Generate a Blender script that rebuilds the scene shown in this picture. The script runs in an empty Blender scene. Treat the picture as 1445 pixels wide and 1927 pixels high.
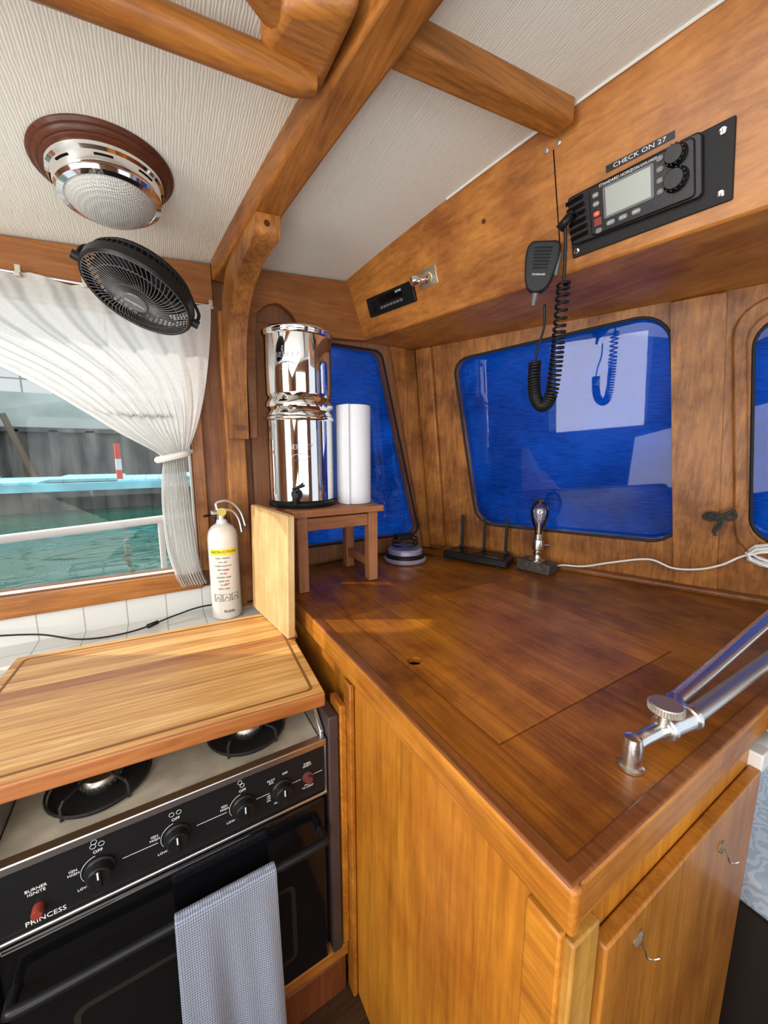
import bpy, bmesh, math, random
from mathutils import Vector, Matrix
random.seed(4)
R=math.radians
scn=bpy.context.scene
scn.view_settings.view_transform='Standard'
H=.44
def ceilz(X,Y): return 1.39+H*(1.492-.02075*(Y/H-.158)**2)+.09*X
def windX(Y,z): return 1.618-.4077*Y-.119*(z-1.39)
def boxX(Y,z): return 1.203-.218*Y-.37*(z-1.39)

# ---------------- materials ----------------
def newmat(name):
    m=bpy.data.materials.new(name); m.use_nodes=True
    nt=m.node_tree; b=nt.nodes['Principled BSDF']; return m,nt,b
def pbr(name,col,rough=.5,metal=0,coat=0,trans=0,bump=0,bscale=200,ior=1.45,sheen=0,var=0,vscale=8,spec=.5):
    m,nt,b=newmat(name)
    b.inputs['Base Color'].default_value=(*col,1); b.inputs['Roughness'].default_value=rough
    b.inputs['Metallic'].default_value=metal; b.inputs['Coat Weight'].default_value=coat
    b.inputs['Coat Roughness'].default_value=.08; b.inputs['Specular IOR Level'].default_value=spec
    b.inputs['Transmission Weight'].default_value=trans; b.inputs['IOR'].default_value=ior
    b.inputs['Sheen Weight'].default_value=sheen
    tc=nt.nodes.new('ShaderNodeTexCoord')
    if bump:
        n=nt.nodes.new('ShaderNodeTexNoise'); n.inputs['Scale'].default_value=bscale; n.inputs['Detail'].default_value=4
        nt.links.new(tc.outputs['Object'],n.inputs['Vector'])
        bp=nt.nodes.new('ShaderNodeBump'); bp.inputs['Strength'].default_value=bump; bp.inputs['Distance'].default_value=.002
        nt.links.new(n.outputs['Fac'],bp.inputs['Height']); nt.links.new(bp.outputs['Normal'],b.inputs['Normal'])
    if var:
        n=nt.nodes.new('ShaderNodeTexNoise'); n.inputs['Scale'].default_value=vscale; n.inputs['Detail'].default_value=5
        nt.links.new(tc.outputs['Object'],n.inputs['Vector'])
        r=nt.nodes.new('ShaderNodeValToRGB'); r.color_ramp.elements[0].position=.3; r.color_ramp.elements[1].position=.7
        r.color_ramp.elements[0].color=(*[c*(1-var) for c in col],1); r.color_ramp.elements[1].color=(*[min(1,c*(1+var)) for c in col],1)
        nt.links.new(n.outputs['Fac'],r.inputs['Fac']); nt.links.new(r.outputs['Color'],b.inputs['Base Color'])
    return m
def wood(name,dark,light,axis=0,rough=.34,coat=.12,fine=120,blotch=.35,bscale=3):
    m,nt,b=newmat(name)
    tc=nt.nodes.new('ShaderNodeTexCoord'); mp=nt.nodes.new('ShaderNodeMapping')
    sc=[fine,fine,fine]; sc[axis]=5; mp.inputs['Scale'].default_value=sc
    nt.links.new(tc.outputs['Object'],mp.inputs['Vector'])
    n=nt.nodes.new('ShaderNodeTexNoise'); n.inputs['Scale'].default_value=1; n.inputs['Detail'].default_value=7; n.inputs['Roughness'].default_value=.7; n.inputs['Distortion'].default_value=.3
    nt.links.new(mp.outputs[0],n.inputs['Vector'])
    mp2=nt.nodes.new('ShaderNodeMapping'); s2=[16,16,16]; s2[axis]=1.6; mp2.inputs['Scale'].default_value=s2
    nt.links.new(tc.outputs['Object'],mp2.inputs['Vector'])
    w=nt.nodes.new('ShaderNodeTexNoise'); w.inputs['Scale'].default_value=1; w.inputs['Detail'].default_value=4; w.inputs['Distortion'].default_value=1.0
    nt.links.new(mp2.outputs[0],w.inputs['Vector'])
    ad=nt.nodes.new('ShaderNodeMath'); ad.operation='MULTIPLY_ADD'; ad.inputs[1].default_value=.35
    ml=nt.nodes.new('ShaderNodeMath'); ml.operation='MULTIPLY'; ml.inputs[1].default_value=.65
    nt.links.new(n.outputs['Fac'],ml.inputs[0]); nt.links.new(w.outputs['Fac'],ad.inputs[0]); nt.links.new(ml.outputs[0],ad.inputs[2])
    r=nt.nodes.new('ShaderNodeValToRGB'); e=r.color_ramp.elements
    e[0].position=.33; e[0].color=(*dark,1); e[1].position=.64; e[1].color=(*light,1)
    nt.links.new(ad.outputs[0],r.inputs['Fac'])
    bn=nt.nodes.new('ShaderNodeTexNoise'); bn.inputs['Scale'].default_value=bscale; bn.inputs['Detail'].default_value=8; bn.inputs['Roughness'].default_value=.65
    nt.links.new(tc.outputs['Object'],bn.inputs['Vector'])
    r2=nt.nodes.new('ShaderNodeValToRGB'); r2.color_ramp.elements[0].position=.34; r2.color_ramp.elements[1].position=.58
    v=1-blotch; r2.color_ramp.elements[0].color=(v,v*.80,v*.65,1); r2.color_ramp.elements[1].color=(1,1,1,1)
    nt.links.new(bn.outputs['Fac'],r2.inputs['Fac'])
    mx=nt.nodes.new('ShaderNodeMix'); mx.data_type='RGBA'; mx.blend_type='MULTIPLY'; mx.inputs[0].default_value=1
    nt.links.new(r.outputs['Color'],mx.inputs[6]); nt.links.new(r2.outputs['Color'],mx.inputs[7])
    nt.links.new(mx.outputs[2],b.inputs['Base Color'])
    rr=nt.nodes.new('ShaderNodeMapRange'); rr.inputs['To Min'].default_value=rough+.25; rr.inputs['To Max'].default_value=rough-.04
    nt.links.new(bn.outputs['Fac'],rr.inputs['Value']); nt.links.new(rr.outputs[0],b.inputs['Roughness'])
    b.inputs['Coat Weight'].default_value=coat; b.inputs['Coat Roughness'].default_value=.18; b.inputs['Specular IOR Level'].default_value=.36
    bp=nt.nodes.new('ShaderNodeBump'); bp.inputs['Strength'].default_value=.18; bp.inputs['Distance'].default_value=.001
    nt.links.new(n.outputs['Fac'],bp.inputs['Height']); nt.links.new(bp.outputs['Normal'],b.inputs['Normal'])
    return m
TD,TL=(.18,.062,.010),(.50,.195,.038)
teakY=wood('teak_y',TD,TL,1)
teakX=wood('teak_x',TD,TL,0)
teakZ=wood('teak_z',(.16,.055,.010),(.48,.195,.045),2,blotch=.55,bscale=7)
counterW=wood('counter_wood',(.15,.042,.003),(.42,.140,.010),1,rough=.26,coat=.15,blotch=.6,bscale=5)
hatchW=wood('hatch_wood',(.20,.060,.004),(.52,.185,.014),1,rough=.26,coat=.18,blotch=.45,bscale=6)
cabW=wood('cabinet_wood',(.34,.118,.008),(.66,.265,.024),2,rough=.34,coat=.2,fine=90,blotch=.3,bscale=2.5)
nosW=wood('nosing_wood',(.30,.10,.009),(.62,.245,.026),1,rough=.32,coat=.25,blotch=.35,bscale=5)
nosX=wood('front_nosing_wood',(.26,.085,.010),(.52,.21,.034),0,blotch=.4,bscale=6)
darkW=wood('mahogany',(.06,.015,.006),(.15,.042,.014),0,blotch=.3)
plyZ=wood('ply_z',(.14,.056,.023),(.29,.125,.054),2,rough=.45,coat=.05,blotch=.25)
plyX=wood('ply_x',(.19,.066,.014),(.37,.145,.037),0,rough=.38,coat=.1,blotch=.25)
stoolW=wood('stool_wood',(.26,.098,.042),(.46,.205,.09),0,rough=.45,coat=.05)
stoolWZ=wood('stool_wood_z',(.26,.098,.042),(.46,.205,.09),2,rough=.45,coat=.05)
paleW=wood('pale_board',(.46,.30,.12),(.68,.50,.25),2,rough=.5,coat=0,blotch=.15)
dockW=pbr('dock_blue',(.30,.72,.85),.7,var=.25,vscale=3)
black=pbr('black_plastic',(.009,.009,.010),.35,bump=.1,spec=.3)
blackm=pbr('black_matte',(.014,.014,.015),.6,spec=.3)
blackg=pbr('black_gloss',(.003,.003,.004),.07,spec=.4)
grey=pbr('grey_plastic',(.12,.12,.13),.4)
chrome=pbr('chrome',(.86,.86,.87),.08,1)
steel=pbr('brushed_steel',(.62,.62,.62),.28,1,bump=.05,bscale=400)
polish=pbr('polished_steel',(.74,.74,.75),.05,1)
white=pbr('white_print',(.75,.75,.75),.5)
whitep=pbr('white_plastic',(.72,.72,.70),.4)
paper=pbr('paper',(.78,.80,.84),.85,bump=.6,bscale=160)
deck=pbr('stove_deck',(.40,.355,.28),.4,.0,var=.35,vscale=12)
red=pbr('red_plastic',(.22,.03,.02),.45)
redw=pbr('red_paint',(.75,.07,.03),.5)
yellow=pbr('yellow_print',(.75,.62,.05),.5)
orange=pbr('orange_print',(.75,.08,.03),.5)
iron=pbr('cast_iron',(.012,.011,.010),.55,bump=.3)
purple=pbr('lilac_metal',(.46,.43,.58),.25,.5)
lcdm=pbr('lcd',(.36,.39,.36),.25)
rope=pbr('black_cord',(.03,.032,.03),.8,bump=.5)
purpside=pbr('stove_side_paint',(.055,.034,.032),.5,var=.2)
shadowg=pbr('dark_gap',(.010,.004,.002),.95,spec=.1)

def striped():
    m,nt,b=newmat('striped_board')
    tc=nt.nodes.new('ShaderNodeTexCoord'); sp=nt.nodes.new('ShaderNodeSeparateXYZ'); nt.links.new(tc.outputs['Object'],sp.inputs[0])
    ml=nt.nodes.new('ShaderNodeMath'); ml.operation='MULTIPLY'; ml.inputs[1].default_value=27; nt.links.new(sp.outputs['Y'],ml.inputs[0])
    ad0=nt.nodes.new('ShaderNodeMath'); ad0.operation='ADD'; ad0.inputs[1].default_value=11.3; nt.links.new(ml.outputs[0],ad0.inputs[0])
    fl=nt.nodes.new('ShaderNodeMath'); fl.operation='FLOOR'; nt.links.new(ad0.outputs[0],fl.inputs[0])
    wn=nt.nodes.new('ShaderNodeTexWhiteNoise'); wn.noise_dimensions='1D'; nt.links.new(fl.outputs[0],wn.inputs['W'])
    r=nt.nodes.new('ShaderNodeValToRGB'); e=r.color_ramp.elements
    e[0].position=0; e[0].color=(.38,.14,.038,1); e[1].position=1; e[1].color=(.80,.50,.19,1)
    x=e.new(.3); x.color=(.52,.25,.068,1); x=e.new(.6); x.color=(.70,.39,.12,1)
    nt.links.new(wn.outputs['Value'],r.inputs['Fac'])
    mp=nt.nodes.new('ShaderNodeMapping'); mp.inputs['Scale'].default_value=(6,130,60); nt.links.new(tc.outputs['Object'],mp.inputs['Vector'])
    n=nt.nodes.new('ShaderNodeTexNoise'); n.inputs['Scale'].default_value=1; n.inputs['Detail'].default_value=6; n.inputs['Distortion'].default_value=.5; nt.links.new(mp.outputs[0],n.inputs['Vector'])
    r2=nt.nodes.new('ShaderNodeValToRGB'); r2.color_ramp.elements[0].position=.3; r2.color_ramp.elements[0].color=(.60,.48,.36,1); r2.color_ramp.elements[1].position=.62; r2.color_ramp.elements[1].color=(1,1,1,1)
    nt.links.new(n.outputs['Fac'],r2.inputs['Fac'])
    mx=nt.nodes.new('ShaderNodeMix'); mx.data_type='RGBA'; mx.blend_type='MULTIPLY'; mx.inputs[0].default_value=1
    nt.links.new(r.outputs['Color'],mx.inputs[6]); nt.links.new(r2.outputs['Color'],mx.inputs[7]); nt.links.new(mx.outputs[2],b.inputs['Base Color'])
    b.inputs['Roughness'].default_value=.4
    return m
stripeM=striped()
def vinyl():
    m,nt,b=newmat('ribbed_vinyl'); b.inputs['Roughness'].default_value=.5
    tc=nt.nodes.new('ShaderNodeTexCoord'); mp=nt.nodes.new('ShaderNodeMapping'); mp.inputs['Scale'].default_value=(1,.10,1); mp.inputs['Rotation'].default_value=(0,0,R(8))
    nt.links.new(tc.outputs['Object'],mp.inputs['Vector'])
    w=nt.nodes.new('ShaderNodeTexWave'); w.wave_type='BANDS'; w.bands_direction='X'; w.inputs['Scale'].default_value=62; w.inputs['Distortion'].default_value=5; w.inputs['Detail'].default_value=3; w.inputs['Detail Scale'].default_value=2.4
    nt.links.new(mp.outputs[0],w.inputs['Vector'])
    bp=nt.nodes.new('ShaderNodeBump'); bp.inputs['Strength'].default_value=.32; bp.inputs['Distance'].default_value=.0016
    nt.links.new(w.outputs['Fac'],bp.inputs['Height']); nt.links.new(bp.outputs['Normal'],b.inputs['Normal'])
    r=nt.nodes.new('ShaderNodeValToRGB'); r.color_ramp.elements[0].color=(.76,.75,.66,1); r.color_ramp.elements[1].color=(.86,.87,.80,1); r.color_ramp.elements[1].position=.4
    nt.links.new(w.outputs['Fac'],r.inputs['Fac']); nt.links.new(r.outputs['Color'],b.inputs['Base Color'])
    return m
vinylM=vinyl()
def tiles():
    m,nt,b=newmat('white_tile')
    tc=nt.nodes.new('ShaderNodeTexCoord'); sp=nt.nodes.new('ShaderNodeSeparateXYZ'); nt.links.new(tc.outputs['Object'],sp.inputs[0])
    def grid(out,sz):
        a=nt.nodes.new('ShaderNodeMath'); a.operation='MULTIPLY'; a.inputs[1].default_value=1/sz; nt.links.new(out,a.inputs[0])
        f=nt.nodes.new('ShaderNodeMath'); f.operation='FRACT'; nt.links.new(a.outputs[0],f.inputs[0])
        l=nt.nodes.new('ShaderNodeMath'); l.operation='LESS_THAN'; l.inputs[1].default_value=.03; nt.links.new(f.outputs[0],l.inputs[0]); return l
    g1=grid(sp.outputs['X'],.108); g2=grid(sp.outputs['Y'],.108)
    mxx=nt.nodes.new('ShaderNodeMath'); mxx.operation='MAXIMUM'; nt.links.new(g1.outputs[0],mxx.inputs[0]); nt.links.new(g2.outputs[0],mxx.inputs[1])
    r=nt.nodes.new('ShaderNodeValToRGB'); r.color_ramp.elements[0].color=(.68,.69,.67,1); r.color_ramp.elements[1].color=(.40,.39,.36,1)
    nt.links.new(mxx.outputs[0],r.inputs['Fac']); nt.links.new(r.outputs['Color'],b.inputs['Base Color']); b.inputs['Roughness'].default_value=.15
    return m
tileM=tiles()
def bluecloth():
    m,nt,b=newmat('blue_canvas')
    tc=nt.nodes.new('ShaderNodeTexCoord')
    n=nt.nodes.new('ShaderNodeTexNoise'); n.inputs['Scale'].default_value=3.0; n.inputs['Detail'].default_value=3; n.inputs['Distortion'].default_value=.8
    nt.links.new(tc.outputs['Object'],n.inputs['Vector'])
    mp=nt.nodes.new('ShaderNodeMapping'); mp.inputs['Scale'].default_value=(25,25,380); nt.links.new(tc.outputs['Object'],mp.inputs['Vector'])
    n2=nt.nodes.new('ShaderNodeTexNoise'); n2.inputs['Scale'].default_value=1; n2.inputs['Detail'].default_value=3; nt.links.new(mp.outputs[0],n2.inputs['Vector'])
    ad=nt.nodes.new('ShaderNodeMath'); ad.operation='MULTIPLY_ADD'; ad.inputs[1].default_value=.45; nt.links.new(n2.outputs['Fac'],ad.inputs[0])
    h2=nt.nodes.new('ShaderNodeMath'); h2.operation='MULTIPLY'; h2.inputs[1].default_value=.6; nt.links.new(n.outputs['Fac'],h2.inputs[0]); nt.links.new(h2.outputs[0],ad.inputs[2])
    r=nt.nodes.new('ShaderNodeValToRGB'); r.color_ramp.elements[0].position=.38; r.color_ramp.elements[0].color=(.001,.022,.17,1); r.color_ramp.elements[1].position=.66; r.color_ramp.elements[1].color=(.005,.080,.50,1)
    nt.links.new(ad.outputs[0],r.inputs['Fac'])
    nt.nodes.remove(b)
    d=nt.nodes.new('ShaderNodeBsdfDiffuse'); t=nt.nodes.new('ShaderNodeBsdfTranslucent'); mx=nt.nodes.new('ShaderNodeMixShader'); mx.inputs[0].default_value=.36
    nt.links.new(r.outputs['Color'],d.inputs['Color']); nt.links.new(r.outputs['Color'],t.inputs['Color'])
    nt.links.new(d.outputs[0],mx.inputs[1]); nt.links.new(t.outputs[0],mx.inputs[2]); nt.links.new(mx.outputs[0],nt.nodes['Material Output'].inputs[0])
    return m
blueM=bluecloth()
def glassmat(name,tint=(1,1,1),fac=1.0):
    m,nt,b=newmat(name); nt.nodes.remove(b)
    t=nt.nodes.new('ShaderNodeBsdfTransparent'); t.inputs[0].default_value=(*tint,1); g=nt.nodes.new('ShaderNodeBsdfGlossy'); g.inputs['Roughness'].default_value=.02
    lw=nt.nodes.new('ShaderNodeFresnel'); lw.inputs['IOR'].default_value=1.5
    mu=nt.nodes.new('ShaderNodeMath'); mu.operation='MULTIPLY'; mu.inputs[1].default_value=fac; nt.links.new(lw.outputs[0],mu.inputs[0])
    mx=nt.nodes.new('ShaderNodeMixShader'); nt.links.new(mu.outputs[0],mx.inputs[0]); nt.links.new(t.outputs[0],mx.inputs[1]); nt.links.new(g.outputs[0],mx.inputs[2])
    nt.links.new(mx.outputs[0],nt.nodes['Material Output'].inputs[0]); return m
glassM=glassmat('window_glass',fac=.42)
glassC=glassmat('clear_window_glass',fac=.25)
bulbM=glassmat('bulb_glass',(.85,.85,.85),3)
def curtainmat():
    m,nt,b=newmat('white_voile'); nt.nodes.remove(b)
    d=nt.nodes.new('ShaderNodeBsdfDiffuse'); t=nt.nodes.new('ShaderNodeBsdfTranslucent'); tr=nt.nodes.new('ShaderNodeBsdfTransparent')
    d.inputs[0].default_value=(.80,.79,.76,1); t.inputs[0].default_value=(.85,.85,.84,1)
    m1=nt.nodes.new('ShaderNodeMixShader'); m1.inputs[0].default_value=.48; nt.links.new(d.outputs[0],m1.inputs[1]); nt.links.new(t.outputs[0],m1.inputs[2])
    tc=nt.nodes.new('ShaderNodeTexCoord'); n=nt.nodes.new('ShaderNodeTexVoronoi'); n.inputs['Scale'].default_value=120
    nt.links.new(tc.outputs['Object'],n.inputs['Vector'])
    m2=nt.nodes.new('ShaderNodeMixShader')
    mr=nt.nodes.new('ShaderNodeMath'); mr.operation='MULTIPLY_ADD'; mr.inputs[1].default_value=.12; mr.inputs[2].default_value=.02
    nt.links.new(n.outputs['Distance'],mr.inputs[0]); nt.links.new(mr.outputs[0],m2.inputs[0])
    nt.links.new(m1.outputs[0],m2.inputs[1]); nt.links.new(tr.outputs[0],m2.inputs[2]); nt.links.new(m2.outputs[0],nt.nodes['Material Output'].inputs[0]); return m
curtM=curtainmat()
def towelmat():
    m,nt,b=newmat('waffle_towel'); b.inputs['Roughness'].default_value=.95; b.inputs['Sheen Weight'].default_value=.15
    tc=nt.nodes.new('ShaderNodeTexCoord'); w=nt.nodes.new('ShaderNodeTexWave'); w.bands_direction='Z'; w.inputs['Scale'].default_value=60; w.inputs['Distortion'].default_value=1.5; w.inputs['Detail'].default_value=2
    w2=nt.nodes.new('ShaderNodeTexWave'); w2.bands_direction='X'; w2.inputs['Scale'].default_value=75; w2.inputs['Distortion'].default_value=1.5; w2.inputs['Detail'].default_value=2
    nt.links.new(tc.outputs['Object'],w.inputs['Vector']); nt.links.new(tc.outputs['Object'],w2.inputs['Vector'])
    a=nt.nodes.new('ShaderNodeMath'); a.operation='MULTIPLY'; a.inputs[1].default_value=.35; nt.links.new(w2.outputs['Fac'],a.inputs[0])
    mu=nt.nodes.new('ShaderNodeMath'); mu.operation='MULTIPLY_ADD'; mu.inputs[1].default_value=.65; nt.links.new(w.outputs['Fac'],mu.inputs[0]); nt.links.new(a.outputs[0],mu.inputs[2])
    r=nt.nodes.new('ShaderNodeValToRGB'); r.color_ramp.elements[0].color=(.13,.155,.22,1); r.color_ramp.elements[1].color=(.31,.35,.46,1); r.color_ramp.elements[1].position=.75
    nt.links.new(mu.outputs[0],r.inputs['Fac']); nt.links.new(r.outputs['Color'],b.inputs['Base Color'])
    bp=nt.nodes.new('ShaderNodeBump'); bp.inputs['Strength'].default_value=.8; bp.inputs['Distance'].default_value=.003
    nt.links.new(mu.outputs[0],bp.inputs['Height']); nt.links.new(bp.outputs['Normal'],b.inputs['Normal']); return m
towelM=towelmat()
def watermat():
    m,nt,b=newmat('harbor_water'); b.inputs['Base Color'].default_value=(.015,.10,.07,1); b.inputs['Roughness'].default_value=.04
    tc=nt.nodes.new('ShaderNodeTexCoord'); mp=nt.nodes.new('ShaderNodeMapping'); mp.inputs['Scale'].default_value=(1,1.6,1); nt.links.new(tc.outputs['Object'],mp.inputs[0])
    n=nt.nodes.new('ShaderNodeTexNoise'); n.inputs['Scale'].default_value=1.6; n.inputs['Detail'].default_value=2; n.inputs['Distortion'].default_value=.8; nt.links.new(mp.outputs[0],n.inputs['Vector'])
    bp=nt.nodes.new('ShaderNodeBump'); bp.inputs['Strength'].default_value=.16; bp.inputs['Distance'].default_value=.10
    nt.links.new(n.outputs['Fac'],bp.inputs['Height']); nt.links.new(bp.outputs['Normal'],b.inputs['Normal']); return m
waterM=watermat()
def cushionmat():
    m,nt,b=newmat('patterned_quilt'); b.inputs['Roughness'].default_value=.9
    tc=nt.nodes.new('ShaderNodeTexCoord'); n=nt.nodes.new('ShaderNodeTexWave'); n.wave_type='RINGS'; n.inputs['Scale'].default_value=14; n.inputs['Distortion'].default_value=14; n.inputs['Detail'].default_value=1; n.inputs['Detail Scale'].default_value=2; nt.links.new(tc.outputs['Object'],n.inputs['Vector'])
    r=nt.nodes.new('ShaderNodeValToRGB'); r.color_ramp.elements[0].color=(.50,.57,.66,1); r.color_ramp.elements[0].position=.4; r.color_ramp.elements[1].color=(.36,.44,.55,1); r.color_ramp.elements[1].position=.55
    nt.links.new(n.outputs['Fac'],r.inputs['Fac']); nt.links.new(r.outputs['Color'],b.inputs['Base Color']); return m
quiltM=cushionmat()
def lensmat():
    m,nt,b=newmat('ribbed_lens'); b.inputs['Base Color'].default_value=(.80,.80,.75,1); b.inputs['Roughness'].default_value=.08; b.inputs['Transmission Weight'].default_value=.35
    tc=nt.nodes.new('ShaderNodeTexCoord'); n=nt.nodes.new('ShaderNodeTexVoronoi'); n.inputs['Scale'].default_value=240; n.inputs['Randomness'].default_value=.1; nt.links.new(tc.outputs['Object'],n.inputs['Vector'])
    bp=nt.nodes.new('ShaderNodeBump'); bp.inputs['Strength'].default_value=.8; bp.inputs['Distance'].default_value=.003; nt.links.new(n.outputs['Distance'],bp.inputs['Height']); nt.links.new(bp.outputs['Normal'],b.inputs['Normal']); return m
lensM=lensmat()
def wallmat(name,c1,c2,sx):
    m,nt,b=newmat(name); b.inputs['Roughness'].default_value=.8
    tc=nt.nodes.new('ShaderNodeTexCoord'); mp=nt.nodes.new('ShaderNodeMapping'); mp.inputs['Scale'].default_value=(sx,1,.6); nt.links.new(tc.outputs['Object'],mp.inputs[0])
    n=nt.nodes.new('ShaderNodeTexNoise'); n.inputs['Scale'].default_value=1; n.inputs['Detail'].default_value=6; nt.links.new(mp.outputs[0],n.inputs['Vector'])
    r=nt.nodes.new('ShaderNodeValToRGB'); r.color_ramp.elements[0].color=(*c1,1); r.color_ramp.elements[0].position=.35; r.color_ramp.elements[1].color=(*c2,1); r.color_ramp.elements[1].position=.65
    nt.links.new(n.outputs['Fac'],r.inputs['Fac']); nt.links.new(r.outputs['Color'],b.inputs['Base Color']); return m
pileM=wallmat('sheet_pile',(.06,.06,.06),(.24,.22,.19),3)
concM=wallmat('concrete',(.40,.44,.40),(.72,.75,.70),.5)

# ---------------- mesh builder ----------------
def smooth(pts,n=8,closed=False):
    P=[Vector(p) for p in pts]; out=[]; N=len(P)
    rng=range(N) if closed else range(N-1)
    for i in rng:
        if closed: p0,p1,p2,p3=P[(i-1)%N],P[i],P[(i+1)%N],P[(i+2)%N]
        else: p0=P[max(i-1,0)];p1=P[i];p2=P[i+1];p3=P[min(i+2,N-1)]
        for k in range(n):
            t=k/n; out.append(.5*((2*p1)+(-p0+p2)*t+(2*p0-5*p1+4*p2-p3)*t*t+(-p0+3*p1-3*p2+p3)*t**3))
    if not closed: out.append(P[-1])
    return out
def rpoly(pts,r,n=6):
    out=[]; N=len(pts)
    for i in range(N):
        p=Vector(pts[i]);a=Vector(pts[i-1]);b=Vector(pts[(i+1)%N])
        rr=r[i] if isinstance(r,(list,tuple)) else r
        if rr<=0: out.append(tuple(p)); continue
        da=(a-p);db=(b-p); ra=min(rr,da.length*.49); rb=min(rr,db.length*.49)
        A=p+da.normalized()*ra;B=p+db.normalized()*rb
        for k in range(n+1):
            t=k/n; w=.72
            q=((1-t)**2*A+2*w*t*(1-t)*p+t*t*B)/((1-t)**2+2*w*t*(1-t)+t*t)
            out.append(tuple(q))
    return out
class MB:
    def __init__(s): s.bm=bmesh.new(); s.mi=0
    def face(s,vs):
        try: f=s.bm.faces.new(vs); f.material_index=s.mi; return f
        except ValueError: return None
    def raw(s,verts,faces,M=None):
        vs=[s.bm.verts.new((M@Vector(v)) if M else Vector(v)) for v in verts]
        for f in faces: s.face([vs[i] for i in f])
        return s
    def box(s,c,d,M=None):
        x,y,z=c; a,b,e=d[0]/2,d[1]/2,d[2]/2
        v=[(x+i*a,y+j*b,z+k*e) for i in(-1,1) for j in(-1,1) for k in(-1,1)]
        return s.raw(v,[(0,1,3,2),(4,6,7,5),(0,4,5,1),(2,3,7,6),(0,2,6,4),(1,5,7,3)],M)
    def lathe(s,prof,seg=40,M=None,cap=True):
        rings=[]
        T=(lambda v:M@v) if M else (lambda v:v)
        for r,z in prof:
            if r<1e-6: rings.append([s.bm.verts.new(T(Vector((0,0,z))))])
            else: rings.append([s.bm.verts.new(T(Vector((r*math.cos(2*math.pi*i/seg),r*math.sin(2*math.pi*i/seg),z)))) for i in range(seg)])
        for a,b in zip(rings,rings[1:]):
            for i in range(seg):
                j=(i+1)%seg
                if len(a)==1 and len(b)==1: continue
                if len(a)==1: s.face([a[0],b[i],b[j]])
                elif len(b)==1: s.face([a[i],a[j],b[0]])
                else: s.face([a[i],a[j],b[j],b[i]])
        if cap:
            for r in (rings[0],rings[-1]):
                if len(r)>1: s.face(r)
        return s
    def cyl(s,p0,p1,r0,r1=None,seg=20):
        r1=r0 if r1 is None else r1
        p0=Vector(p0);p1=Vector(p1);d=p1-p0
        q=d.to_track_quat('Z','Y').to_matrix().to_4x4(); M=Matrix.Translation(p0)@q
        return s.lathe([(r0,0),(r1,d.length)],seg,M)
    def tube(s,path,r,seg=8,closed=False,cap=True):
        P=[Vector(p) for p in path]; N=len(P); rings=[]; up=None
        for i in range(N):
            if closed: t=(P[(i+1)%N]-P[i-1])
            else: t=P[min(i+1,N-1)]-P[max(i-1,0)]
            t.normalize()
            if up is None:
                up=Vector((0,0,1)) if abs(t.z)<.9 else Vector((1,0,0))
            a=(up-t*up.dot(t)); a.normalize(); up=a; b=t.cross(a)
            rr=r[i] if isinstance(r,(list,tuple)) else r
            rings.append([s.bm.verts.new(P[i]+(a*math.cos(2*math.pi*k/seg)+b*math.sin(2*math.pi*k/seg))*rr) for k in range(seg)])
        n=N if closed else N-1
        for i in range(n):
            A=rings[i];B=rings[(i+1)%N]
            for k in range(seg): s.face([A[k],A[(k+1)%seg],B[(k+1)%seg],B[k]])
        if not closed and cap: s.face(rings[0]); s.face(rings[-1])
        return s
    def plate(s,outer,holes,f,t):
        b2=bmesh.new(); loops=[]
        for lp in [outer]+list(holes):
            vs=[b2.verts.new((p[0],p[1],0)) for p in lp]; loops.append(vs)
            for i in range(len(vs)): b2.edges.new((vs[i],vs[(i+1)%len(vs)]))
        b2.verts.index_update()
        bmesh.ops.triangle_fill(b2,use_beauty=True,use_dissolve=False,edges=b2.edges[:])
        b2.verts.index_update(); co=[v.co.copy() for v in b2.verts]; fs=[[v.index for v in fc.verts] for fc in b2.faces]
        A=[s.bm.verts.new(f(c.x,c.y,0)) for c in co]
        for fc in fs: s.face([A[i] for i in fc])
        if t:
            B=[s.bm.verts.new(f(c.x,c.y,t)) for c in co]
            for fc in fs: s.face([B[i] for i in reversed(fc)])
            for lp in loops:
                idx=[v.index for v in lp]
                for i in range(len(idx)):
                    a=idx[i];b=idx[(i+1)%len(idx)]; s.face([A[a],A[b],B[b],B[a]])
        b2.free(); return s
    def prism(s,poly,z0,z1,M=None):
        n=len(poly); v=[(p[0],p[1],z0) for p in poly]+[(p[0],p[1],z1) for p in poly]
        return s.raw(v,[tuple(range(n)),tuple(reversed(range(n,2*n)))]+[(i,(i+1)%n,n+(i+1)%n,n+i) for i in range(n)],M)
    def text(s,body,size,M=None,fn=None,ex=.0004,align='CENTER'):
        c=bpy.data.curves.new('t','FONT'); c.body=body; c.size=size; c.extrude=ex; c.align_x=align; c.align_y='CENTER'; c.resolution_u=2
        o=bpy.data.objects.new('t',c); bpy.context.collection.objects.link(o)
        dg=bpy.context.evaluated_depsgraph_get(); me=bpy.data.meshes.new_from_object(o.evaluated_get(dg))
        vs=[v.co.copy() for v in me.vertices]
        if fn: vs=[Vector(fn(v)) for v in vs]
        s.raw(vs,[tuple(p.vertices) for p in me.polygons],M)
        bpy.data.objects.remove(o); bpy.data.curves.remove(c); bpy.data.meshes.remove(me); return s
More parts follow.
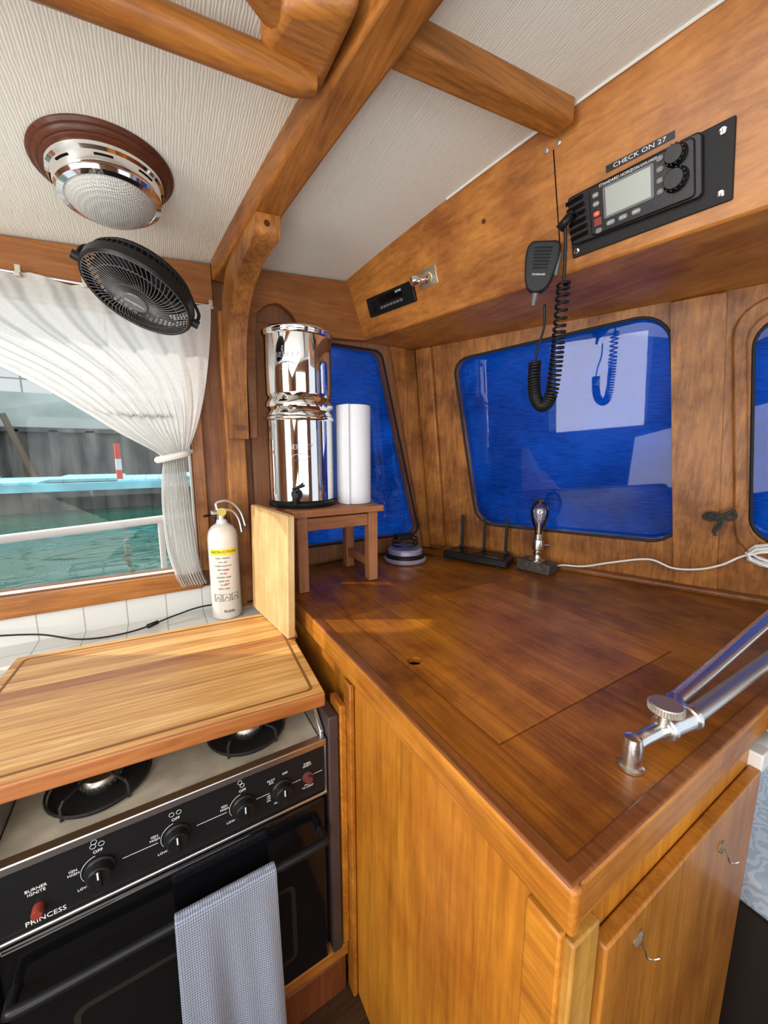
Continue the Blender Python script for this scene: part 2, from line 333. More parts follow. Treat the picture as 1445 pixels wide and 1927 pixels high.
    def obj(s,name,mats,parent=None,bevel=0,bseg=2,M=None,ang=35,label=None,solid=0,sub=0,recalc=True):
        if recalc: bmesh.ops.recalc_face_normals(s.bm,faces=s.bm.faces[:])
        me=bpy.data.meshes.new(name); s.bm.to_mesh(me); s.bm.free()
        if not isinstance(mats,(list,tuple)): mats=[mats]
        for m in mats: me.materials.append(m)
        me.polygons.foreach_set('use_smooth',[True]*len(me.polygons)); me.set_sharp_from_angle(angle=R(ang))
        o=bpy.data.objects.new(name,me); bpy.context.collection.objects.link(o)
        if M is not None: o.matrix_world=M
        if parent: o.parent=parent
        if solid: md=o.modifiers.new('s','SOLIDIFY'); md.thickness=solid; md.offset=0
        if bevel: md=o.modifiers.new('b','BEVEL'); md.width=bevel; md.segments=bseg; md.limit_method='ANGLE'; md.angle_limit=R(40); md.harden_normals=False
        if sub: md=o.modifiers.new('u','SUBSURF'); md.levels=sub; md.render_levels=sub
        if label: o['label']=label
        return o
def thing(name,label,cat,loc=(0,0,0),M=None,group=None):
    e=bpy.data.objects.new(name,None); bpy.context.collection.objects.link(e); e.empty_display_size=.02
    e.matrix_world=M if M is not None else Matrix.Translation(loc)
    e['label']=label; e['category']=cat
    if group: e['group']=group
    return e
def single(o,label,cat,group=None):
    o['label']=label;o['category']=cat
    if group:o['group']=group
    return o
def struct(o,label=None):
    o['kind']='structure'
    if label:o['label']=label
    return o
def frame(o,x,z):
    x=Vector(x).normalized(); z=Vector(z).normalized(); x=(x-z*x.dot(z)).normalized(); y=z.cross(x)
    M=Matrix((x,y,z)).transposed().to_4x4(); M.translation=Vector(o); return M
MF=Matrix.Rotation(R(90),4,'X')
def bx(name,c,d,mat,par,bevel=.003,label=None):
    m=MB(); m.box(c,d); return m.obj(name,mat,par,bevel=bevel,label=label)

# ---------------- structure ----------------
W=1.42
def fw(u,v,d): return (u,W+d,v)
top=[(x/10,ceilz(x/10,W)+.01) for x in range(11,-17,-1)]
outer=[(-1.6,.3),(1.10,.3)]+top
win1=rpoly([(-.75,1.0),(.10,1.0),(.10,1.80),(-.75,1.80)],.03)
win2=rpoly([(.47,1.02),(1.035,1.02),(.83,1.80),(.45,1.80)],[.03,.04,.03,.03])
m=MB(); m.plate(outer,[win1,win2],fw,.05); struct(m.obj('wall_left',plyZ),'varnished wood cabin side with two window openings')
def gasket(pts,f,r,name,mat,win):
    m=MB(); m.tube([f(p[0],p[1],0) for p in pts],r,6,True); return m.obj(name,mat,win)
def window(name,poly,f,label,depth=.03,frame_mat=blackm,r=.005,gm=None):
    m=MB(); m.plate(poly,[],lambda u,v,d:f(u,v,depth+d),.004); o=struct(m.obj(name,gm or glassM),label)
    gasket(poly,lambda u,v,d:f(u,v,.002),r,'gasket',frame_mat,o); return o
window('window_1',win1,fw,'clear side window looking onto the harbour',frame_mat=whitep,gm=glassC)
window('window_2',win2,fw,'slanted side window backed by blue canvas')
wn=Vector((1,.4077,.119)).normalized()
def ff(u,v,d): return Vector((windX(u,v),u,v))+wn*d
outer=[(W+.0,.93),(-.75,.93),(-.75,1.83),(W,1.83)]
win3=rpoly([(1.250,1.758),(.60,1.800),(.545,1.10),(1.190,1.088)],[.06,.08,.08,.07])
win4=rpoly([(.43,1.74),(-.2,1.77),(-.25,1.12),(.395,1.13)],.07)
m=MB(); m.plate(outer,[win3,win4],ff,.035); struct(m.obj('wall_front',teakZ),'varnished teak windshield frame')
window('window_3',win3,ff,'rounded windshield pane backed by blue canvas')
window('window_4',win4,ff,'rounded windshield pane backed by blue canvas')
def cover(poly,f,name,label,grow=.05,amp=.006,crease=.03):
    us=[p[0] for p in poly]; vs=[p[1] for p in poly]; m=MB(); N=50
    u0,u1,v0,v1=min(us)-grow,max(us)+grow,min(vs)-grow,max(vs)+grow; V=[];F=[]
    for i in range(N+1):
        for j in range(N+1):
            u=u0+(u1-u0)*i/N; v=v0+(v1-v0)*j/N
            q=(u-.90)*-.70+(v-1.42)*1.0; q2=(u-1.0)*.25+(v-1.25)
            V.append(f(u,v,.075+amp*math.sin(9*u+14*v)+amp*.7*math.sin(25*u-8*v)+crease*math.exp(-(q/.045)**2)*.8+crease*.5*math.exp(-(q2/.05)**2)))
    for i in range(N):
        for j in range(N): a=i*(N+1)+j; F.append((a,a+1,a+N+2,a+N+1))
    m.raw(V,F); single(m.obj(name,blueM,ang=180),label,'window cover')
cover(win2,fw,'canvas_window_cover','blue canvas cover outside the slanted side window')
cover(win3,ff,'canvas_window_cover','blue canvas cover outside the wide windshield pane with a soft crease',amp=.006)
cover(win4,ff,'canvas_window_cover','blue canvas cover outside the second windshield pane',grow=.03)
m=MB(); xs=[-1.6+i*.1 for i in range(29)]; ys=[-1.5+i*.1 for i in range(30)]+[1.45]
V=[(x,y,ceilz(x,y)) for x in xs for y in ys]; n=len(ys)
F=[(i*n+j,i*n+j+1,(i+1)*n+j+1,(i+1)*n+j) for i in range(len(xs)-1) for j in range(n-1)]
m.raw(V,F); struct(m.obj('ceiling',vinylM,ang=180),'cream ribbed vinyl headliner')
m=MB(); m.box((0,0,-.02),(3.6,3.2,.04)); struct(m.obj('floor',wood('dark_sole',(.02,.010,.005),(.06,.028,.012),0)))  # unseen floor, coloured dark to dim its reflection in the oven door
def fb(u,v,d): return (-1.55-d,u,v)
m=MB(); m.plate([(-1.5,0),(1.45,0),(1.45,1.85),(-1.5,1.85)],[[(-.35,1.0),(.55,1.0),(.55,1.82),(-.35,1.82)]],fb,.03); struct(m.obj('wall_back',plyZ))  # unseen aft wall; opening shaped for its reflection in the windshield glass
def fr(u,v,d): return (u,-1.45-d,v)
m=MB(); m.plate([(-1.6,0),(1.2,0),(1.2,2.0),(-1.6,1.80)],[rpoly([(-.9,1.0),(.6,1.0),(.6,1.70),(-.9,1.70)],.05)],fr,.03); struct(m.obj('wall_right',plyZ))  # unseen opposite side wall, added to enrich reflections in polished metal

def beam(name,pts,w,d,mat,label,topoff=.004,bev=.008):
    m=MB(); P=[Vector((*p,0)) for p in pts]; rings=[]
    for i,p in enumerate(P):
        t=(P[min(i+1,len(P)-1)]-P[max(i-1,0)]).normalized(); s=Vector((-t.y,t.x,0))
        a=p+s*w/2;b=p-s*w/2
        rings.append([m.bm.verts.new((q.x,q.y,ceilz(q.x,q.y)+o)) for q,o in((a,topoff),(b,topoff),(b,-d),(a,-d))])
    for A,B in zip(rings,rings[1:]):
        for k in range(4): m.face([A[k],A[(k+1)%4],B[(k+1)%4],B[k]])
    m.face(rings[0]); m.face(rings[-1])
    return struct(m.obj(name,mat,bevel=bev,bseg=3),label)
beam('trim_1',[(.325-.145*(y-.773),y) for y in [-1.2+.1*i for i in range(26)]+[1.40]],.075,.058,teakY,'heavy varnished teak deck beam across the headliner')
beam('trim_2',[(x,.612-.03*(x-.4)) for x in (.37,.5,.6,.7,.80)],.052,.044,teakX,'short teak stringer between beam and overhead box')
m=MB(); secs=[]; edge=[]
for i in range(23):
    Y=1.418-i*.1
    zt=2.0
    for _ in range(20): zt=ceilz(boxX(Y,zt),Y)+.006
    edge.append((boxX(Y,zt)-.001,Y,zt-.008))
    pts=[(boxX(Y,1.823),Y,1.823),(boxX(Y,zt),Y,zt),(boxX(Y,zt)+.03,Y,zt+.003),(windX(Y,1.823)+.03,Y,2.0),(windX(Y,1.823)+.02,Y,1.823)]
    secs.append([m.bm.verts.new(p) for p in pts])
for A,B in zip(secs,secs[1:]):
    for k in range(5): m.face([A[k],A[(k+1)%5],B[(k+1)%5],B[k]])
m.face(secs[0]); m.face(secs[-1])
struct(m.obj('trim_3',wood('console_teak',(.28,.098,.015),(.57,.23,.048),1,rough=.38,coat=.12,fine=80,blotch=.4,bscale=5),bevel=.005),'teak overhead box carrying the radios')
def fs(off): return lambda u,v,d:(u,W-off-d,v)
tp=[(x/20,ceilz(x/20,W)-.002) for x in range(4,-31,-1)]
m=MB(); m.plate([(-1.5,1.79),(.20,1.855)]+tp,[],fs(0),.022); struct(m.obj('trim_4',plyX,bevel=.004),'teak valance board above the curtain')
tp=[(x/20,ceilz(x/20,W)-.002) for x in range(14,5,-1)]
arch=[(.29,1.44),(.315,1.44),(.325,1.80),(.345,1.865),(.40,1.895),(.45,1.87),(.475,1.835),(.52,1.815),(.60,1.812),(.755,1.823)]
m=MB(); m.plate([(.29,1.44)]+[tuple(p)[:2] for p in smooth([(a,b,0) for a,b in arch[1:]],4)]+[(.70,ceilz(.69,W)-.002)]+tp[1:]+[(.29,ceilz(.29,W)-.002)],[],fs(0),.03); struct(m.obj('trim_5',plyX,bevel=.004),'arched teak valance over the blue side window')
def trimbox(n,c,d,mat,label,rot=None,bev=.004):
    m=MB(); m.box((0,0,0),d); M=Matrix.Translation(c)
    if rot is not None: M=M@rot
    return struct(m.obj('trim_%d'%n,mat,M=M,bevel=bev),label)
trimbox(6,(-.70,W-.018,.965),(1.62,.035,.058),teakX,'weathered teak sill below the side window')
trimbox(7,(.125,W-.010,1.39),(.035,.02,.80),teakZ,'teak stile beside the side window')
trimbox(8,(.236,W-.030,1.33),(.062,.06,1.00),teakZ,'vertical teak post')
trimbox(9,(.36,W-.008,1.40),(.13,.015,.86),plyZ,'flat plywood panel behind the water filter')
def fside(u,v,d): return (u,W-d,v)
m=MB(); m.plate([(1.052,.95),(1.105,.95),(.985,1.822),(.865,1.822)],[],fside,.016); struct(m.obj('trim_10',teakZ,bevel=.004),'slanted teak mullion at cabin corner')
def fwi(off): return lambda u,v,d: Vector((windX(u,v),u,v))-wn*(off+d)
m=MB(); m.plate([(1.40,.95),(1.33,.95),(1.33,1.822),(1.40,1.822)],[],fwi(0),.022); struct(m.obj('trim_11',teakZ,bevel=.005),'raised teak corner post')
m=MB(); m.plate([(.555,.95),(.455,.95),(.485,1.822),(.60,1.822)],[],fwi(0),.012); struct(m.obj('trim_12',teakZ,bevel=.004),'raised teak post between windshield panes')
m=MB(); m.plate([(1.40,.95),(-.7,.95),(-.7,.972),(1.40,.972)],[],fwi(0),.03); struct(m.obj('trim_13',wood('quarter_round',(.10,.035,.008),(.26,.095,.025),1),bevel=.008),'dark quarter-round along the counter')
m=MB(); m.plate(rpoly([(.475,1.79),(-.25,1.81),(-.30,1.07),(.425,1.08)],.09),[rpoly([(.445,1.757),(-.215,1.78),(-.265,1.10),(.398,1.11)],.075)],fwi(0),.016); struct(m.obj('trim_14',teakZ,bevel=.005),'rounded teak window surround')
caulk=pbr('white_caulk',(.8,.8,.76),.8)
m=MB(); m.tube(edge[5:],.0028,6); struct(m.obj('trim_16',caulk),'thin white caulk line above the overhead box')
m=MB(); m.tube([(x,.642-.03*(x-.4),ceilz(x,.64)-.002) for x in(.38,.5,.6,.7,.79)],.0028,6); struct(m.obj('trim_17',caulk),'thin white caulk line beside the stringer')
# ---------------- counters ----------------
cab=thing('galley_cabinet','varnished golden teak cabinet supporting the worktop','cabinet',(.342,.194,0))
bx('body',(.275,.60,.44),(.54,1.20,.88),cabW,cab)
bx('stile',(-.003,.02,.44),(.012,.045,.875),nosW,cab); bx('stile',(-.003,.535,.44),(.012,.035,.875),nosW,cab)
bx('corner_post',(.025,-.006,.435),(.05,.014,.87),wood('post_wood',(.36,.17,.025),(.60,.32,.07),2,coat=.2,blotch=.4,bscale=6),cab)
door=bx('door',(.302,-.010,.43),(.49,.018,.80),wood('door_wood',(.24,.085,.010),(.50,.20,.026),2,rough=.34,coat=.2,fine=90,blotch=.35),cab)
hookM=pbr('clear_hook',(.85,.62,.40),.08,0,0,.8)
wireM=pbr('hook_wire',(.7,.68,.64),.2,1)
def hook(loc,par):
    e=MB(); e.lathe([(0,0),(.0095,0),(.0105,.002),(.008,.004),(0,.005)],20,Matrix.Translation(loc)@Matrix.Rotation(R(90),4,'X'))
    x,y,z=loc
    h=e.obj('hook',hookM,par,label='small clear adhesive hook with wire tip')
    e=MB(); e.tube(smooth([(x,y-.003,z+.004),(x+.001,y-.009,z-.010),(x+.006,y-.011,z-.022),(x+.014,y-.015,z-.025),(x+.018,y-.019,z-.021)],5),.0010,8); e.obj('wire',wireM,h)
hook((.131,-.019,.79),door); hook((.392,-.019,.765),door)
wt=thing('worktop','varnished reddish-brown wooden worktop with inset hatch','counter',(.342,.194,.89))
pol=[(0,0),(1.10,0),(1.17,.15)]+[(windX(Y,.95)-.342-.004,Y-.194) for Y in (.4,.8,1.2,1.40)]+[(0,1.222)]
hole=[(.103+.0165*math.cos(a*math.pi/8),.427+.0155*math.sin(a*math.pi/8)) for a in range(16)]
hx0,hx1,hy0,hy1=.417-.342,.967-.342,.358-.194,.900-.194
m=MB(); m.plate(pol,[[(hx0,hy0),(hx1,hy0),(hx1,hy1),(hx0,hy1)]],lambda u,v,d:(u,v,.06-d),.025); m.obj('top',counterW,wt,ang=20)
m=MB(); g=.0030
m.plate([(hx0+g,hy0+g),(hx1-g,hy0+g),(hx1-g,hy1-g),(hx0+g,hy1-g)],[hole],lambda u,v,d:(u,v,.0595-d),.012); m.obj('hatch',hatchW,wt,label='square lift-out hatch with finger hole')
m=MB(); m.plate([(hx0-.01,hy0-.01),(hx1+.01,hy0-.01),(hx1+.01,hy1+.01),(hx0-.01,hy1+.01)],[],lambda u,v,d:(u,v,.034-d),.004); m.obj('hatch_recess',shadowg,wt)  # near-black sheet paints the shade seen through finger hole and hatch gap
m=MB(); m.box((-.006,.60,.033),(.016,1.235,.058)); m.obj('side_nosing',nosW,wt,bevel=.006,bseg=3)
m=MB(); m.box((.553,-.006,.034),(1.10,.016,.056)); m.obj('front_nosing',nosX,wt,bevel=.006,bseg=3)
m=MB(); m.plate([(-.012,-.012),(1.10,-.012),(1.10,.008),(.009,.008),(.009,1.22),(-.012,1.22)],[],lambda u,v,d:(u,v,.0635-d),.006); m.obj('edge_strip',wood('edge_wood',(.11,.033,.006),(.29,.095,.016),1),wt,bevel=.003,bseg=3)
gc=thing('tiled_counter','white square-tiled galley counter behind the stove','counter',(-.33,1.22,.80))
m=MB(); m.plate([(-1.2,-.47),(-.03,-.47),(-.03,0),(.655,0),(.655,.194),(-1.2,.194)],[],lambda u,v,d:(u,v,.053-d),.04); m.obj('top',tileM,gc)
m=MB(); m.box((-.27,.190,.094),(1.85,.012,.082)); m.obj('backsplash',tileM,gc)
sc_=thing('stove_cabinet','reddish teak base cabinet below the stove','cabinet',(.0,.76,0))
bx('body',(.0,.22,.06),(.66,.45,.12),plyX,sc_,0)
bx('rail',(.0,-.008,.128),(.665,.03,.035),nosX,sc_,.004)
rdW=wood('red_door',(.12,.030,.008),(.24,.072,.020),2)
bx('door',(.24,-.012,.052),(.17,.016,.105),rdW,sc_); bx('door',(-.05,-.012,.052),(.38,.016,.105),rdW,sc_)
bx('side_jamb',(.325,.0,.49),(.016,.06,.66),nosW,sc_)

# ---------------- stove ----------------
st=thing('gas_stove','black and stainless marine gas stove with oven','stove',(0,.752,.15))
bx('body',(0,.21,.29),(.56,.40,.57),blackm,st,0)
bx('side_panel',(.301,.20,.325),(.024,.44,.65),purpside,st); bx('side_panel',(-.301,.20,.325),(.024,.44,.65),purpside,st)
bx('deck',(0,.22,.588),(.55,.43,.012),deck,st)
for sx in(1,-1):
    m=MB(); poly=[(0,.575),(.43,.575),(.43,.70),(.10,.68),(0,.61)]
    V=[(sx*.286,y,z) for y,z in poly]+[(sx*.276,y,z) for y,z in poly]
    m.raw(V,[(0,1,2,3,4),(9,8,7,6,5)]+[(i,(i+1)%5,5+(i+1)%5,5+i) for i in range(5)]); m.obj('side_rail',steel,st,bevel=.002)
bx('back_rail',(0,.43,.64),(.56,.008,.12),steel,st,.002)
bx('control_panel',(0,-.004,.525),(.565,.012,.118),black,st)
m=MB(); m.box((0,-.006,.592),(.57,.020,.016)); m.box((0,-.006,.461),(.57,.018,.007)); m.box((.283,-.006,.525),(.005,.016,.125)); m.box((-.283,-.006,.525),(.005,.016,.125)); m.obj('steel_trim',steel,st,bevel=.002)
kn=[(-.138,.522),(-.019,.520),(.102,.520),(.182,.518)]
for x,z in kn:
    m=MB(); M=Matrix.Translation((x,-.010,z))@Matrix.Rotation(R(90),4,'X')
    m.lathe([(0,0),(.023,0),(.023,.004),(.020,.006),(.018,.020),(.016,.022),(0,.022)],32,M); m.box((0,0,.020),(.008,.034,.012),M)
    k=m.obj('knob',black,st,bevel=.0008,label='black stove control knob')
    m=MB(); m.box((0,.010,.0265),(.0022,.014,.001),M); m.obj('pointer_mark',white,k)
m=MB(); m.lathe([(0,0),(.012,0),(.012,.004),(.008,.005),(.008,.014),(0,.014)],24,Matrix.Translation((.240,-.010,.520))@Matrix.Rotation(R(90),4,'X')); m.obj('safety_button',pbr('maroon',(.12,.03,.03),.4),st)
m=MB(); m.lathe([(0,0),(.008,0),(.008,.014),(.007,.016),(0,.016)],24,Matrix.Translation((-.222,-.010,.500))@Matrix.Rotation(R(90),4,'X')); m.obj('igniter_button',red,st)
m=MB(); T=lambda x,z,s,b: m.text(b,s,Matrix.Translation((x,-.0105,z))@MF,ex=.0002)
for x,z in kn[:3]:
    T(x,z+.034,.0080,'OFF'); T(x-.036,z+.012,.0068,'IGN\nHIGH'); T(x-.026,z-.026,.0068,'LOW')
    m.tube([(x+.027*math.cos(a),-.0106,z+.027*math.sin(a)) for a in [R(100+10*i) for i in range(12)]],.0004,4)
    for dx in ((-.006,.006) if x<.09 else (0,)):
        m.tube([(x+dx+.0042*math.cos(a*math.pi/6),-.0106,z+.046+.0042*math.sin(a*math.pi/6)) for a in range(12)],.0004,4,True)
    if x>.09 or x<-.1: m.tube([(x-.004+.0042*math.cos(a*math.pi/6),-.0106,z+.054+.0042*math.sin(a*math.pi/6)) for a in range(12)],.0004,4,True)
T(.190,.552,.0068,'OFF'); T(.160,.545,.0062,'PILOT\nON'); T(.153,.508,.0056,'140\n170\n230'); T(.168,.490,.0056,'260'); T(.192,.485,.0056,'290')
T(.240,.550,.0060,'OVEN\nSAFETY'); T(.240,.497,.0060,'PUSH\nTO LIGHT'); T(-.222,.532,.0075,'BURNER\nIGNITE'); T(-.215,.476,.0125,'PRINCESS')
for c,w_ in ((-.078,.055),(.042,.055),(.142,.028),(.215,.02),(.264,.022)): m.box((c,-.0106,.52),(w_,.0006,.0007))
m.obj('lettering',white,st)
od=bx('oven_door',(0,-.006,.225),(.56,.022,.455),blackg,st,.008)
m=MB(); m.plate(rpoly([(-.20,.06),(.20,.06),(.20,.27),(-.20,.27)],.02),[rpoly([(-.19,.07),(.19,.07),(.19,.26),(-.19,.26)],.015)],lambda u,v,d:(u,-.0172-d,v),.001); m.obj('door_window',pbr('smoked_glass',(.02,.016,.013),.1),od)
m=MB(); m.tube(smooth([(-.262,-.012,.375),(-.262,-.045,.378),(-.245,-.055,.380),(-.1,-.056,.38),(.1,-.056,.38),(.245,-.055,.380),(.262,-.045,.378),(.262,-.012,.375)],6),.009,12); m.obj('handle',black,od)
bx('bottom_trim',(0,-.010,.012),(.55,.012,.02),black,st,0)
burnS=pbr('burner_steel',(.35,.33,.30),.35,1,var=.3,vscale=60)
for bx_,by in ((-.14,.108),(.137,.108),(0,.30)):
    M=Matrix.Translation((bx_,by,.594)); m=MB()
    m.lathe([(.0,0),(.075,0),(.082,.004),(.078,.005),(.055,.001),(.03,.001),(.03,.012),(.026,.018),(0,.018)],36,M); b=m.obj('burner',blackm,st)
    m=MB(); m.lathe([(.034,.012),(.034,.020),(.030,.026),(.012,.028),(0,.028)],30,M,False)
    for a in range(24):
        m.box((.0345*math.cos(a*math.pi/12),.0345*math.sin(a*math.pi/12),.015),(.003,.003,.006),M)
    m.obj('burner_cap',burnS,b)
    m=MB()
    for a in range(5):
        c,s=math.cos(a*2*math.pi/5+.3),math.sin(a*2*math.pi/5+.3)
        m.tube([M@Vector(p) for p in ((c*.085,s*.085,.003),(c*.085,s*.085,.030),(c*.078,s*.078,.036),(c*.03,s*.03,.036))],.0028,6)
    m.tube([M@Vector((.085*math.cos(a*math.pi/16),.085*math.sin(a*math.pi/16),.012)) for a in range(32)],.0025,6,True)
    m.obj('grate',iron,b)
tw=MB(); V=[];F=[]; nu=36
prof=[(.675,.02),(.680,.2),(.684,.35),(.686,.48),(.6845,.525)]+[(.6965+.0125*math.cos(a),.532+.0125*math.sin(a)) for a in [R(170-20*i) for i in range(8)]]+[(.7105,.50),(.712,.40),(.713,.30)]
for k,(y,z) in enumerate(prof):
    for i in range(nu+1):
        u=i/nu; spread=1+.06*(0.55-z); x=-.035+.185*u*spread-.012*(.55-z)
        dn=min(1,(.55-z)*3)if k<5 else 0
        yy=y-.010*dn*(math.sin(u*9)+.4*math.sin(u*21+z*5)) -.014*dn
        V.append((x,yy,z))
for k in range(len(prof)-1):
    for i in range(nu): a=k*(nu+1)+i; F.append((a,a+1,a+nu+2,a+nu+1))
tw.raw(V,F); single(tw.obj('dish_towel',towelM,solid=.004,ang=180,sub=1),'grey-blue waffle-weave towel draped over the oven handle','towel')

# ---------------- boards ----------------
cb=thing('cutting_board','large striped hardwood cutting board over the stove burners','cutting board',M=Matrix.Translation((-.03,.955,.8605))@Matrix.Rotation(R(-4.0),4,'Z'))
m=MB(); m.box((0,0,.016),(.635,.475,.032)); m.obj('board',stripeM,cb,bevel=.004,bseg=3)
m=MB(); gr=rpoly([(-.298,-.218),(.298,-.218),(.298,.218),(-.298,.218)],.012)
gi=rpoly([(-.292,-.212),(.292,-.212),(.292,.212),(-.292,.212)],.010)
m.plate(gr,[gi],lambda u,v,d:(u,v,.0324-d),.001); m.obj('juice_groove',pbr('groove',(.22,.085,.022),.6),cb)
x=Vector((.252-.285,1.246-.947,0)).normalized()
n_=x.cross(Vector((0,0,1))).normalized()
up=(Vector((0,0,1))+n_*.03).normalized()
Mb=Matrix((x,up,x.cross(up))).transposed().to_4x4(); Mb.translation=Vector((.290,.958,.8940))
sb=MB(); sb.prism(rpoly([(0,0),(.285,0),(.285,.335),(0,.335)],.008),-.020,0,Mb)
single(sb.obj('chopping_board',paleW,bevel=.002),'pale wooden chopping board standing on edge against the worktop','cutting board')

# ---------------- stool + things ----------------
so=thing('step_stool','small reddish wooden stool standing on the worktop','stool',(.500,1.235,.9515))
bx('seat',(0.000,0,.253),(.315,.255,.022),stoolW,so)
for x in(-.125,.125):
    for y in(-.095,.09):
        bx('leg',(x,y,.121),(.034,.034,.242),stoolWZ,so,.002)
for c,d in (((0,-.095,.215),(.216,.018,.04)),((0,.09,.215),(.216,.018,.04)),((-.125,0,.215),(.018,.15,.04)),((.125,0,.215),(.018,.15,.04))): bx('apron_rail',c,d,stoolW,so,.002)
for x in(-.125,.125): bx('stretcher',(x,0,.06),(.02,.15,.03),stoolW,so,.002)
wf=thing('water_filter','tall polished stainless gravity water filter on the stool','water filter',(.422,1.255,1.217))
m=MB(); m.lathe([(0,0),(.109,0),(.111,.003),(.111,.014),(.107,.018),(0,.018)],64); m.obj('base_ring',black,wf)
m=MB(); m.lathe([(.104,.018),(.107,.022),(.107,.272),(.111,.276),(.112,.281),(.110,.286),(.107,.289),(.107,.292),(.102,.304),(.101,.306)],64,None,False); m.obj('lower_chamber',polish,wf)
m=MB(); m.lathe([(.101,.304),(.104,.308),(.110,.314),(.111,.326),(.105,.338),(.103,.345),(.106,.352),(.107,.356),(.107,.525),(.110,.528),(.111,.533),(.108,.537)],64,None,False); m.obj('upper_chamber',polish,wf)
m=MB(); m.lathe([(.110,.533),(.112,.536),(.112,.543),(.108,.548),(.098,.550),(.09,.546),(0,.550)],64,None,False); l=m.obj('lid',polish,wf)
m=MB(); m.lathe([(.010,.549),(.008,.556),(.016,.562),(.018,.570),(.012,.577),(0,.579)],24); m.obj('lid_knob',black,l)
def cylmap(r,a0,z0):
    def f(v):
        a=a0+v.x/r; return ((r+v.z)*math.cos(a),(r+v.z)*math.sin(a),z0+v.y)
    return f
aw=math.atan2(-1.255,-.422)-.30
m=MB(); emb=pbr('etched_steel',(.22,.22,.23),.35,1)
for z in (.46,.19):
    aa=aw+(0 if z>.3 else .3)
    m.text('BERKEY',.022,fn=cylmap(.1072,aa,z),ex=.0006)
    m.tube([Vector(cylmap(.1073,aa,z-.030)(Vector((.026*math.cos(a),.010*math.sin(a),0)))) for a in [math.pi*i/10 for i in range(11)]],.0012,5)
    m.tube([Vector(cylmap(.1073,aa,z-.030)(Vector(p))) for p in ((-.004,-.005,0),(-.003,.010,0),(0,.016,0),(.003,.010,0),(.004,-.005,0))],.0011,5)
    m.tube([Vector(cylmap(.1073,aa,z-.038)(Vector((x*.005,.002*math.sin(x*2),0)))) for x in range(-5,6)],.0011,5)
m.obj('etched_emblem',emb,wf)
ad=aw+.15; dx,dy=math.cos(ad),math.sin(ad)
m=MB(); P=lambda r,z,t=0:(dx*r-dy*t,dy*r+dx*t,z)
m.cyl(P(.105,.045),P(.112,.045),.018); m.cyl(P(.11,.045),P(.150,.045),.009); m.cyl(P(.140,.050),P(.140,.018),.010,.008); m.cyl(P(.140,.045),P(.140,.062),.008); m.tube([P(.140,.063,-.008),P(.142,.068,.01),P(.150,.076,.03)],.004,8)
m.obj('spigot',black,wf,label='black plastic lever spigot')
pt=thing('paper_towel_roll','white paper towel roll standing on the wooden stool','paper towel',(.598,1.215,1.217))
m=MB(); m.lathe([(.021,0),(.057,0),(.059,.003),(.059,.328),(.057,.331),(.021,.331)],48,None,False)
m.raw([(-.050,-.032,0),(-.044,-.055,0),(-.044,-.055,.33),(-.050,-.032,.331)],[(0,1,2,3)]); m.obj('sheets',paper,pt)
m=MB(); m.lathe([(.018,.001),(.021,.001),(.021,.330),(.018,.330),(.018,.001)],32,None,False); m.obj('core',pbr('cardboard',(.42,.33,.22),.9),pt)
gd=thing('round_gadget','round lilac and black gadget with coiled cable','gadget',(.855,1.270,.951))
m=MB(); m.lathe([(0,0),(.076,0),(.085,.005),(.087,.014),(.081,.020),(0,.021)],48); m.obj('base',purple,gd)
m=MB(); m.lathe([(.079,.021),(.079,.032),(.074,.036),(0,.036)],48); m.obj('dark_band',black,gd)
m=MB(); m.lathe([(.070,.036),(.070,.050),(.064,.056),(.030,.054),(0,.054)],48); m.obj('cap',purple,gd)
m=MB()
pa=[(.054*math.cos(i*.5)*(1+.08*math.sin(i)),.054*math.sin(i*.5),.060+.0013*i+.002*math.sin(i*2)) for i in range(28)]
m.tube(smooth(pa,3),.0036,6); m.obj('cable_coil',black,gd)
m=MB(); m.prism(rpoly([(-.05,-.02),(.02,-.03),(.03,.02),(-.04,.03)],.01),.092,.112); m.obj('plug',black,gd,bevel=.003)
rd=Vector((1.115-1.005,.935-1.215,0)).normalized(); rM=Matrix((rd,Vector((-rd.y,rd.x,0)),Vector((0,0,1)))).transposed().to_4x4(); rM.translation=Vector((1.003,1.213,.9515))
ro=thing('wifi_router','flat black wireless router with three antennas','router',M=rM)
m=MB(); m.prism(rpoly([(0,0),(.275,0),(.260,.122),(.015,.122)],.012),.006,.036); m.obj('body',black,ro,bevel=.006)
m=MB(); m.prism([(.03,.01),(.12,.01),(.15,.110),(.06,.110)],.0361,.0372); m.obj('top_panel',blackg,ro)
for x,t in((.03,-.004),(.135,.0),(.235,.008)):
    m=MB(); m.cyl((x,.114,.022),(x,.114,.045),.008); m.box((x-t,.114,.108),(.013,.007,.135)); m.obj('antenna',blackm,ro,bevel=.002)
m=MB(); m.text('NETGEAR',.013,Matrix.Translation((.205,.022,.0365)))
for i in range(7): m.box((.16+.012*i,-.0004,.018),(.004,.001,.0015))
m.obj('lettering',grey,ro)
for x in(.02,.24):
    for y in(.015,.1): bx('foot',(x,y,.003),(.02,.01,.006),blackm,ro,0)
la=thing('edison_lamp','small table lamp with bare filament bulb and dark base','lamp',(1.205,.905,.951))
m=MB(); m.prism(rpoly([(-.035,-.065),(.035,-.065),(.035,.065),(-.035,.065)],.006),0,.040,Matrix.Rotation(R(10),4,'Z')); m.obj('base',pbr('rough_metal',(.09,.08,.07),.5,.5,bump=.5,var=.4,vscale=60),la,bevel=.004)
